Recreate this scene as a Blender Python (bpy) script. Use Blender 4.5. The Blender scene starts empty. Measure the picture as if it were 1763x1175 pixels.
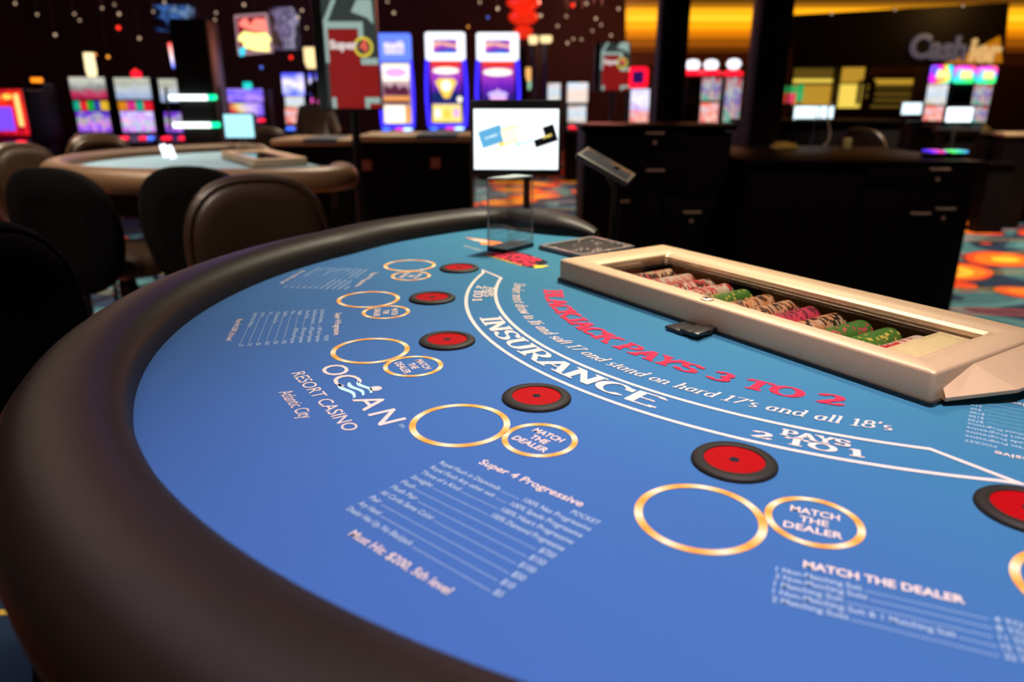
import bpy, bmesh, math, random
from mathutils import Vector, Matrix
random.seed(7)
PI = math.pi
SC = bpy.context.scene
COL = SC.collection

# ------------------------------------------------------------------ camera
ZT = 0.93                      # playing surface height
CAM_Z = ZT + 0.31
PITCH = 0.324287               # downward tilt (rad)
FPX = 1252.4                   # focal length in pixels of the 1763 px frame
cam_d = bpy.data.cameras.new('camera')
cam_d.sensor_width = 36.0
cam_d.lens = FPX / 1763.0 * 36.0
cam_d.clip_start = 0.02
cam_d.clip_end = 200
cam = bpy.data.objects.new('camera', cam_d)
cam.location = (0, 0, CAM_Z)
cam.rotation_euler = (PI / 2 - PITCH, 0, 0)
COL.objects.link(cam)
SC.camera = cam
cam_d.dof.use_dof = True
cam_d.dof.focus_distance = 0.86
cam_d.dof.aperture_fstop = 3.3
cam_d.dof.aperture_blades = 8

# ------------------------------------------------------------------ world, exposure, big lights
SC.view_settings.view_transform = 'Standard'
SC.view_settings.look = 'None'
SC.view_settings.gamma = 1
SC.view_settings.use_curve_mapping = False
SC.view_settings.exposure = 0.0
wd = bpy.data.worlds.new('world')
SC.world = wd
wd.use_nodes = True
wd.node_tree.nodes['Background'].inputs[0].default_value = (0.30, 0.24, 0.32, 1)
wd.node_tree.nodes['Background'].inputs[1].default_value = 0.012

def area(name, loc, target, size, watts, color, sy=None):
    d = bpy.data.lights.new(name, 'AREA')
    d.energy = watts; d.color = color; d.size = size
    if sy: d.shape = 'RECTANGLE'; d.size_y = sy
    else: d.shape = 'DISK'
    o = bpy.data.objects.new(name, d); COL.objects.link(o)
    o.location = loc
    o.rotation_euler = (Vector(target) - Vector(loc)).to_track_quat('-Z', 'Y').to_euler()
    return o
def spot(name, loc, target, watts, color, deg=60, blend=0.6, r=0.06):
    d = bpy.data.lights.new(name, 'SPOT')
    d.energy = watts; d.color = color; d.spot_size = math.radians(deg); d.spot_blend = blend
    d.shadow_soft_size = r
    o = bpy.data.objects.new(name, d); COL.objects.link(o)
    o.location = loc
    o.rotation_euler = (Vector(target) - Vector(loc)).to_track_quat('-Z', 'Y').to_euler()
    return o
WARM = (1.0, 0.80, 0.58)
spot('downlight_table_back', (0.55, 2.35, 3.2), (0.15, 1.60, 0.93), 560, (1.0, 0.89, 0.66), 46, 1.0, .16)
spot('downlight_table_front', (0.50, 0.40, 3.2), (0.22, 0.36, 0.93), 390, (1.0, 0.83, 0.84), 45, 1.0, .16)
area('violet_glow_left', (-1.6, 1.4, 3.2), (-0.5, 0.9, 0.93), 0.6, 9, (0.85, 0.66, 1.0))
area('rail_sheen_fill', (-3.4, 3.6, 3.3), (-0.8, 1.5, 0.93), 1.2, 14, (1.0, 0.70, 0.48))  # added warm area light, gives the armrest leather its sheen
def point(name, loc, watts, color, r=.25):
    d = bpy.data.lights.new(name, 'POINT'); d.energy = watts; d.color = color; d.shadow_soft_size = r
    o = bpy.data.objects.new(name, d); COL.objects.link(o); o.location = loc
point('violet_ceiling_fill', (-4.5, 11.0, 3.2), 55, (.45, .25, 1.0)); point('red_ceiling_fill', (1.5, 14.5, 3.0), 130, (1.0, .28, .20))  # added points that lift the dark ceiling and back wall
point('warm_ceiling_fill', (-7.5, 12.5, 3.0), 70, (1.0, .5, .4)); point('amber_cashier_fill', (8.5, 13.0, 2.9), 15, (1.0, .55, .15))  # more added fill, no fixture of its own
spot('downlight_second_table', (-0.9, 4.7, 3.2), (-1.4, 3.8, 0.9), 220, WARM, 62)
spot('downlight_chairs', (-2.9, 3.6, 3.2), (-1.9, 2.9, 0.6), 60, WARM, 70)
spot('stool_fill_spot', (-1.5, 1.1, 3.2), (-0.85, 2.35, 0.85), 240, WARM, 44)  # added spot that brightens the near brown stool
spot('downlight_far_tables', (-1.4, 7.2, 3.3), (-1.2, 6.0, 0.9), 260, WARM, 75)
spot('downlight_carpet_right', (4.6, 5.8, 3.3), (4.2, 5.6, 0.0), 760, WARM, 85)
spot('downlight_carpet_left', (-3.6, 5.0, 3.3), (-3.4, 4.6, 0.0), 560, WARM, 85)
spot('downlight_carpet_near', (-2.5, 2.2, 3.3), (-2.2, 2.6, 0.0), 330, WARM, 60)
spot('downlight_aisle', (-0.4, 9.6, 3.3), (-0.5, 9.6, 0.0), 700, WARM, 80)
spot('downlight_counter', (2.2, 3.2, 3.2), (2.2, 4.2, 0.8), 60, WARM, 70)

# ------------------------------------------------------------------ helpers
def at(x, y, Y=None, z=None):
    """world point seen at pixel x, y of the frame, at distance Y or at height z"""
    cp, sp = math.cos(PITCH), math.sin(PITCH)
    dx = (x - 881.5); dv = -(y - 587.5)
    d = Vector((dx, cp * FPX + sp * dv, -sp * FPX + cp * dv))
    k = Y / d.y if Y is not None else (z - CAM_Z) / d.z
    return Vector((0, 0, CAM_Z)) + d * k

class MB:
    def __init__(s): s.v = []; s.f = []; s.m = []; s.sm = []
    def add(s, vs, fs, mi=0, M=None, smooth=False):
        o = len(s.v)
        s.v += [(M @ Vector(v)) if M is not None else Vector(v) for v in vs]
        s.f += [tuple(i + o for i in f) for f in fs]
        s.m += [mi] * len(fs); s.sm += [smooth] * len(fs)
        return s
    def box(s, c, d, mi=0, M=None, bev=0.0, seg=2):
        bm = bmesh.new(); bmesh.ops.create_cube(bm, size=1)
        for v in bm.verts: v.co = Vector((v.co.x * d[0], v.co.y * d[1], v.co.z * d[2]))
        if bev > 0: bmesh.ops.bevel(bm, geom=bm.edges[:], offset=min(bev, min(d) * .49), segments=seg, affect='EDGES', profile=0.5)
        vs = [v.co + Vector(c) for v in bm.verts]; bm.verts.index_update()
        s.add(vs, [[v.index for v in f.verts] for f in bm.faces], mi, M, bev > 0); bm.free(); return s
    def lathe(s, prof, c=(0, 0, 0), n=32, mi=0, M=None, smooth=True):
        vs = []; fs = []
        for r, z in prof:
            for k in range(n):
                a = 2 * PI * k / n; vs.append((c[0] + r * math.cos(a), c[1] + r * math.sin(a), c[2] + z))
        for i in range(len(prof) - 1):
            for k in range(n):
                k2 = (k + 1) % n; fs.append((i * n + k, i * n + k2, (i + 1) * n + k2, (i + 1) * n + k))
        if prof[0][0] > 1e-6: fs.append(tuple(reversed(range(n))))
        if prof[-1][0] > 1e-6: fs.append(tuple((len(prof) - 1) * n + k for k in range(n)))
        return s.add(vs, fs, mi, M, smooth)
    def tube(s, pts, r, n=10, mi=0, M=None, cap=True):
        pts = [Vector(p) for p in pts]; rs = r if isinstance(r, (list, tuple)) else [r] * len(pts)
        vs = []; fs = []; nrm = None
        for i, p in enumerate(pts):
            t = (pts[min(i + 1, len(pts) - 1)] - pts[max(i - 1, 0)]).normalized()
            if nrm is None: nrm = t.cross(Vector((0, 0, 1)) if abs(t.z) < .9 else Vector((1, 0, 0))).normalized()
            nrm = (nrm - t * nrm.dot(t)).normalized(); b = t.cross(nrm)
            for k in range(n):
                a = 2 * PI * k / n; vs.append(p + (nrm * math.cos(a) + b * math.sin(a)) * rs[i])
        for i in range(len(pts) - 1):
            for k in range(n):
                k2 = (k + 1) % n; fs.append((i * n + k, i * n + k2, (i + 1) * n + k2, (i + 1) * n + k))
        if cap: fs.append(tuple(reversed(range(n)))); fs.append(tuple((len(pts) - 1) * n + k for k in range(n)))
        return s.add(vs, fs, mi, M, True)
    def prism(s, poly, z0, z1, mi=0, M=None):
        n = len(poly); vs = [(x, y, z0) for x, y in poly] + [(x, y, z1) for x, y in poly]
        fs = [tuple(reversed(range(n))), tuple(range(n, 2 * n))] + [(k, (k + 1) % n, (k + 1) % n + n, k + n) for k in range(n)]
        return s.add(vs, fs, mi, M)
    def strip(s, poly, hw, z, closed=False, mi=0, M=None):
        """flat ribbon along a polyline in the xy plane"""
        n = len(poly); vs = []; fs = []
        for i in range(n):
            p = Vector(poly[i]); a = Vector(poly[(i - 1) % n]) if (closed or i > 0) else None; b = Vector(poly[(i + 1) % n]) if (closed or i < n - 1) else None
            d1 = (p - a).normalized() if a is not None else (b - p).normalized()
            d2 = (b - p).normalized() if b is not None else d1
            n1 = Vector((-d1.y, d1.x)); n2 = Vector((-d2.y, d2.x)); m = (n1 + n2); m = m.normalized() if m.length > 1e-6 else n1
            k = hw / max(.3, m.dot(n1)); vs += [(p.x + m.x * k, p.y + m.y * k, z), (p.x - m.x * k, p.y - m.y * k, z)]
        for i in range(n if closed else n - 1):
            j = (i + 1) % n; fs.append((2 * i, 2 * i + 1, 2 * j + 1, 2 * j))
        return s.add(vs, fs, mi, M)

def link(o, parent=None):
    COL.objects.link(o)
    if parent is not None: o.parent = parent
    return o
def obj(name, mb, mats, parent=None, loc=None, rot=None):
    me = bpy.data.meshes.new(name)
    me.from_pydata([tuple(v) for v in mb.v], [], mb.f)
    for m in (mats if isinstance(mats, (list, tuple)) else [mats]): me.materials.append(m)
    me.polygons.foreach_set('material_index', mb.m)
    me.polygons.foreach_set('use_smooth', mb.sm)
    me.update()
    if all(abs(v.z - mb.v[0].z) < 1e-3 for v in mb.v) and len(mb.v):
        bm = bmesh.new(); bm.from_mesh(me); bm.normal_update()
        bmesh.ops.reverse_faces(bm, faces=[f for f in bm.faces if f.normal.z < 0]); bm.to_mesh(me); bm.free()
    if any(mb.sm):
        bm = bmesh.new(); bm.from_mesh(me)
        bmesh.ops.recalc_face_normals(bm, faces=bm.faces)
        for e in bm.edges:
            if len(e.link_faces) == 2 and e.calc_face_angle(0) > 0.75: e.smooth = False
        bm.to_mesh(me); bm.free()
    o = bpy.data.objects.new(name, me)
    if loc is not None: o.location = loc
    if rot is not None: o.rotation_euler = rot
    return link(o, parent)
def tag(o, label=None, cat=None, group=None, kind=None):
    if label: o['label'] = label
    if cat: o['category'] = cat
    if group: o['group'] = group
    if kind: o['kind'] = kind
    return o
def thing(name, label, cat, loc=(0, 0, 0), rz=0, group=None):
    o = bpy.data.objects.new(name, None); o.empty_display_size = .05
    o.location = loc; o.rotation_euler = (0, 0, rz)
    COL.objects.link(o); return tag(o, label, cat, group)
def copy_tree(o, parent=None):
    c = o.copy(); COL.objects.link(c)
    if parent is not None: c.parent = parent
    for ch in list(o.children): copy_tree(ch, c)
    return c
def struct(name, mb, mats, label=None):
    o = obj(name, mb, mats); o['kind'] = 'structure'
    if label: o['label'] = label
    return o

# ------------------------------------------------------------------ materials
def mat(name, col, rough=.5, metal=0., em=None, es=0., sheen=0., bump=0., bscale=200., spec=.5, coat=0., var=0., vscale=8., trans=0., alpha=1., sheen_tint=None):
    m = bpy.data.materials.new(name); m.use_nodes = True
    nt = m.node_tree; b = nt.nodes['Principled BSDF']; I = b.inputs
    I['Base Color'].default_value = (*col, 1); I['Roughness'].default_value = rough; I['Metallic'].default_value = metal
    I['Specular IOR Level'].default_value = spec; I['Coat Weight'].default_value = coat
    I['Transmission Weight'].default_value = trans; I['Alpha'].default_value = alpha
    if sheen: I['Sheen Weight'].default_value = sheen; I['Sheen Roughness'].default_value = .4
    if sheen_tint: I['Sheen Tint'].default_value = (*sheen_tint, 1)
    if em: I['Emission Color'].default_value = (*em, 1); I['Emission Strength'].default_value = es
    tc = nt.nodes.new('ShaderNodeTexCoord')
    if bump:
        n = nt.nodes.new('ShaderNodeTexNoise'); n.inputs['Scale'].default_value = bscale; n.inputs['Detail'].default_value = 3
        bp = nt.nodes.new('ShaderNodeBump'); bp.inputs['Strength'].default_value = bump; bp.inputs['Distance'].default_value = .002
        nt.links.new(tc.outputs['Object'], n.inputs['Vector']); nt.links.new(n.outputs['Fac'], bp.inputs['Height']); nt.links.new(bp.outputs[0], I['Normal'])
    if var:
        n = nt.nodes.new('ShaderNodeTexNoise'); n.inputs['Scale'].default_value = vscale; n.inputs['Detail'].default_value = 4
        mx = nt.nodes.new('ShaderNodeMix'); mx.data_type = 'RGBA'
        mx.inputs[6].default_value = (*[c * (1 - var) for c in col], 1); mx.inputs[7].default_value = (*[min(1, c * (1 + var)) for c in col], 1)
        nt.links.new(tc.outputs['Object'], n.inputs['Vector']); nt.links.new(n.outputs['Fac'], mx.inputs[0]); nt.links.new(mx.outputs[2], I['Base Color'])
    return m
def glow(name, col, s):
    return mat(name, (.02, .02, .02), .4, em=col, es=s)
def ramp(nt, fac, stops, interp='LINEAR'):
    r = nt.nodes.new('ShaderNodeValToRGB'); r.color_ramp.interpolation = interp
    e = r.color_ramp.elements
    while len(e) < len(stops): e.new(.5)
    for q, (p, c) in zip(e, stops): q.position = p; q.color = (*c, 1)
    if fac is not None: nt.links.new(fac, r.inputs[0])
    return r
def screen(name, stops, s=2.0, scale=3.0, blobs=.5, axis=2, interp='LINEAR'):
    """lit game screen: bands of colour with cell-like symbols, in the screen's own coordinates"""
    m = mat(name, (.02, .02, .02), .25); nt = m.node_tree; I = nt.nodes['Principled BSDF'].inputs
    tc = nt.nodes.new('ShaderNodeTexCoord'); sx = nt.nodes.new('ShaderNodeSeparateXYZ'); nt.links.new(tc.outputs['Generated'], sx.inputs[0])
    vo = nt.nodes.new('ShaderNodeTexVoronoi'); vo.inputs['Scale'].default_value = scale; nt.links.new(tc.outputs['Generated'], vo.inputs['Vector'])
    ma = nt.nodes.new('ShaderNodeMath'); ma.operation = 'MULTIPLY_ADD'; ma.inputs[1].default_value = blobs
    sv = nt.nodes.new('ShaderNodeMath'); sv.operation = 'SUBTRACT'; sv.inputs[1].default_value = .5
    nt.links.new(vo.outputs['Distance'], sv.inputs[0]); nt.links.new(sv.outputs[0], ma.inputs[0]); nt.links.new(sx.outputs[axis], ma.inputs[2])
    r = ramp(nt, ma.outputs[0], stops, interp)
    nt.links.new(r.outputs[0], I['Emission Color']); I['Emission Strength'].default_value = s
    return m

def felt_mat():
    m = mat('blue_felt', (.035, .15, .43), .95, sheen=.5, sheen_tint=(.5, .95, .8), spec=.06)
    nt = m.node_tree; I = nt.nodes['Principled BSDF'].inputs
    tc = nt.nodes.new('ShaderNodeTexCoord'); n = nt.nodes.new('ShaderNodeTexNoise'); n.inputs['Scale'].default_value = 900; n.inputs['Detail'].default_value = 3
    # layout colour: teal by the dealer fading to royal blue at the players' edge, plus fibre grain
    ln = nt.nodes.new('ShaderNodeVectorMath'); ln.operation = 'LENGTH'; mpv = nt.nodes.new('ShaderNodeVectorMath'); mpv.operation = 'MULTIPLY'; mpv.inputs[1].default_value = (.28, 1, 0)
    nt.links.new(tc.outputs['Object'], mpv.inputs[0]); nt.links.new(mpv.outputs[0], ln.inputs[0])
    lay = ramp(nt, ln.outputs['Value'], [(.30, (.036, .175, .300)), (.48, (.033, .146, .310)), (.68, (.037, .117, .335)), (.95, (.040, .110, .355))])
    gr = ramp(nt, None, [(.3, (.82, .80, .82)), (.7, (1.2, 1.2, 1.18))]); r = nt.nodes.new('ShaderNodeMix'); r.data_type = 'RGBA'; r.blend_type = 'MULTIPLY'; r.inputs[0].default_value = 1
    nt.links.new(lay.outputs[0], r.inputs[6]); nt.links.new(gr.outputs[0], r.inputs[7])
    nt.links.new(tc.outputs['Object'], n.inputs['Vector']); nt.links.new(n.outputs['Fac'], gr.inputs[0]); nt.links.new(r.outputs[2], I['Base Color'])
    bp = nt.nodes.new('ShaderNodeBump'); bp.inputs['Strength'].default_value = .25; bp.inputs['Distance'].default_value = .0006
    nt.links.new(n.outputs['Fac'], bp.inputs['Height']); nt.links.new(bp.outputs[0], I['Normal'])
    return m
def gold_ring_mat():
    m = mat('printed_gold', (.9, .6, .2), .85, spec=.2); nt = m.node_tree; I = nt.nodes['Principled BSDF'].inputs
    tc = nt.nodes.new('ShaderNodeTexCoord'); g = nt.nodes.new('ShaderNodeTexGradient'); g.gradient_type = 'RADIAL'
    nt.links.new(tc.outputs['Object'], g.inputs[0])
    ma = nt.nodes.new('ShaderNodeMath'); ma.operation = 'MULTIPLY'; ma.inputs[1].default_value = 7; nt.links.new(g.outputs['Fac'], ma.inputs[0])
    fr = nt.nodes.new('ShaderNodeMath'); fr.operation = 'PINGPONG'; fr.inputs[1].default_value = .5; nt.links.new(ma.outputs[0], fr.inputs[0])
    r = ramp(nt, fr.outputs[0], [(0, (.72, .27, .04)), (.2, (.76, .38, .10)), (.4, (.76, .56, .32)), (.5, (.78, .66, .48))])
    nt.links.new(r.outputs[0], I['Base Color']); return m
def carpet_mat():
    m = mat('patterned_carpet', (.1, .1, .1), .95, sheen=.2, spec=.1); nt = m.node_tree; I = nt.nodes['Principled BSDF'].inputs
    tc = nt.nodes.new('ShaderNodeTexCoord')
    ns = nt.nodes.new('ShaderNodeTexNoise'); ns.inputs['Scale'].default_value = 1.3; ns.inputs['Detail'].default_value = 1
    nt.links.new(tc.outputs['Object'], ns.inputs['Vector'])
    base = ramp(nt, ns.outputs['Fac'], [(.38, (.012, .03, .075)), (.47, (.05, .16, .2)), (.54, (.09, .26, .3)), (.60, (.014, .035, .085))], 'CONSTANT')
    mp = nt.nodes.new('ShaderNodeMapping'); mp.inputs['Scale'].default_value = (1.15, 1.5, 1)
    nt.links.new(tc.outputs['Object'], mp.inputs[0])
    vo = nt.nodes.new('ShaderNodeTexVoronoi'); vo.inputs['Scale'].default_value = 1.05; vo.inputs['Randomness'].default_value = .8
    wn = nt.nodes.new('ShaderNodeTexNoise'); wn.inputs['Scale'].default_value = 1.1; wn.inputs['Detail'].default_value = 0
    nt.links.new(tc.outputs['Object'], wn.inputs['Vector'])
    va = nt.nodes.new('ShaderNodeVectorMath'); va.operation = 'MULTIPLY_ADD'; va.inputs[1].default_value = (.7, .7, 0)
    nt.links.new(wn.outputs['Color'], va.inputs[0]); nt.links.new(mp.outputs[0], va.inputs[2]); nt.links.new(va.outputs[0], vo.inputs['Vector'])
    rg = ramp(nt, vo.outputs['Distance'], [(0, (.01, .02, .05)), (.12, (1, .25, .01)), (.18, (1, .60, .04)), (.28, (1, .20, .01)), (.39, (.80, .06, .012)), (.45, (.01, .01, .02)), (.48, (0, 0, 0))], 'CONSTANT')
    mk = ramp(nt, vo.outputs['Distance'], [(0, (0, 0, 0)), (.12, (1, 1, 1)), (.48, (0, 0, 0))], 'CONSTANT')
    mx = nt.nodes.new('ShaderNodeMix'); mx.data_type = 'RGBA'
    nt.links.new(mk.outputs[0], mx.inputs[0]); nt.links.new(base.outputs[0], mx.inputs[6]); nt.links.new(rg.outputs[0], mx.inputs[7])
    wv = nt.nodes.new('ShaderNodeTexWave'); wv.bands_direction = 'Y'; wv.inputs['Scale'].default_value = .5; wv.inputs['Distortion'].default_value = 5; wv.inputs['Detail Scale'].default_value = .8
    nt.links.new(tc.outputs['Object'], wv.inputs['Vector'])
    wm = ramp(nt, wv.outputs['Fac'], [(0, (0, 0, 0)), (.90, (1, 1, 1)), (.95, (0, 0, 0))], 'CONSTANT')
    wc = ramp(nt, ns.outputs['Fac'], [(0, (.55, .38, .06)), (.5, (.8, .08, .015))], 'CONSTANT')
    m2 = nt.nodes.new('ShaderNodeMix'); m2.data_type = 'RGBA'
    nt.links.new(wm.outputs[0], m2.inputs[0]); nt.links.new(mx.outputs[2], m2.inputs[6]); nt.links.new(wc.outputs[0], m2.inputs[7])
    nt.links.new(m2.outputs[2], I['Base Color']); return m
def ceiling_mat():
    m = mat('dark_textured_ceiling', (.03, .02, .02), .6); nt = m.node_tree; I = nt.nodes['Principled BSDF'].inputs
    tc = nt.nodes.new('ShaderNodeTexCoord'); n = nt.nodes.new('ShaderNodeTexNoise'); n.inputs['Scale'].default_value = 1.2; n.inputs['Detail'].default_value = 5
    r = ramp(nt, n.outputs['Fac'], [(.4, (.012, .008, .008)), (.65, (.10, .06, .06))])
    nt.links.new(tc.outputs['Object'], n.inputs['Vector']); nt.links.new(r.outputs[0], I['Base Color']); return m

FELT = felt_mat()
GOLD = gold_ring_mat()
PRINT = mat('printed_cream', (.64, .55, .52), .85, spec=.2)
PRINTB = mat('printed_pale_blue', (.36, .50, .66), .85, spec=.2)
PRINTD = mat('printed_dotted_leader', (.13, .27, .52), .9, spec=.2)
PRINTR = mat('printed_red', (.62, .02, .06), .85, spec=.2)
PRINTO = mat('printed_orange', (.9, .25, .06), .85, spec=.2)
PRINTY = mat('printed_yellow', (.85, .62, .06), .85, spec=.2)
PRINTK = mat('printed_black', (.01, .01, .015), .85, spec=.2)
WAVE = mat('printed_light_blue', (.42, .70, .78), .85, spec=.2)
LEATHER = mat('black_leather', (.011, .006, .0035), .5, bump=.10, bscale=350, spec=.30, var=.15, vscale=30)
BLACK = mat('black_fabric', (.0025, .0025, .003), .9, spec=.06)
BROWNL = mat('dark_brown_leather', (.026, .014, .009), .42, bump=.2, bscale=220, spec=.4)
TANL = mat('tan_leather', (.06, .03, .013), .4, bump=.2, bscale=220, spec=.5)
DARKW = mat('black_laminate', (.003, .002, .003), .45, spec=.06)
DARKM = mat('dark_cabinet_face', (.004, .003, .0035), .6, spec=.12, var=.2, vscale=3)
DARKP = mat('black_plastic', (.010, .010, .011), .35)
CHROME = mat('brushed_nickel', (.80, .62, .50), .38, metal=.4)
STEEL = mat('dark_steel', (.08, .08, .085), .35, metal=.8)
CHAMP = mat('champagne_painted_metal', (.60, .42, .26), .42, metal=.2, bump=.06, bscale=900, spec=.5, var=.06, vscale=40)
REDV = mat('red_sensor_vinyl', (.32, .0, .003), .6, spec=.08)
RUBB = mat('black_rubber_ring', (.012, .010, .008), .6, spec=.3, bump=.1, bscale=900)
def glass_mat(name, tint, rough=0.0, mixf=.9):
    m = bpy.data.materials.new(name); m.use_nodes = True; nt = m.node_tree; nt.nodes.clear()
    o = nt.nodes.new('ShaderNodeOutputMaterial'); t = nt.nodes.new('ShaderNodeBsdfTransparent'); t.inputs[0].default_value = (*tint, 1)
    g = nt.nodes.new('ShaderNodeBsdfGlossy'); g.inputs['Roughness'].default_value = rough
    fr = nt.nodes.new('ShaderNodeFresnel'); fr.inputs[0].default_value = 1.45
    mx = nt.nodes.new('ShaderNodeMixShader'); ml = nt.nodes.new('ShaderNodeMath'); ml.operation = 'MULTIPLY'; ml.inputs[1].default_value = mixf
    nt.links.new(fr.outputs[0], ml.inputs[0]); nt.links.new(ml.outputs[0], mx.inputs[0]); nt.links.new(t.outputs[0], mx.inputs[1]); nt.links.new(g.outputs[0], mx.inputs[2]); nt.links.new(mx.outputs[0], o.inputs[0])
    return m
PANE = glass_mat('tinted_acrylic', (.97, .94, .92), .02, .5)
CLEAR = glass_mat('clear_acrylic', (.985, .99, .99), .02, .35)
EDGE = mat('acrylic_edge', (.62, .60, .58), .2, spec=.8, alpha=.7)

# ------------------------------------------------------------------ lettering
def E(cx, cy, rx, ry, a0, a1, n=14):
    return [(cx + rx * math.cos(math.radians(a0 + (a1 - a0) * i / n)), cy + ry * math.sin(math.radians(a0 + (a1 - a0) * i / n))) for i in range(n + 1)]
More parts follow.
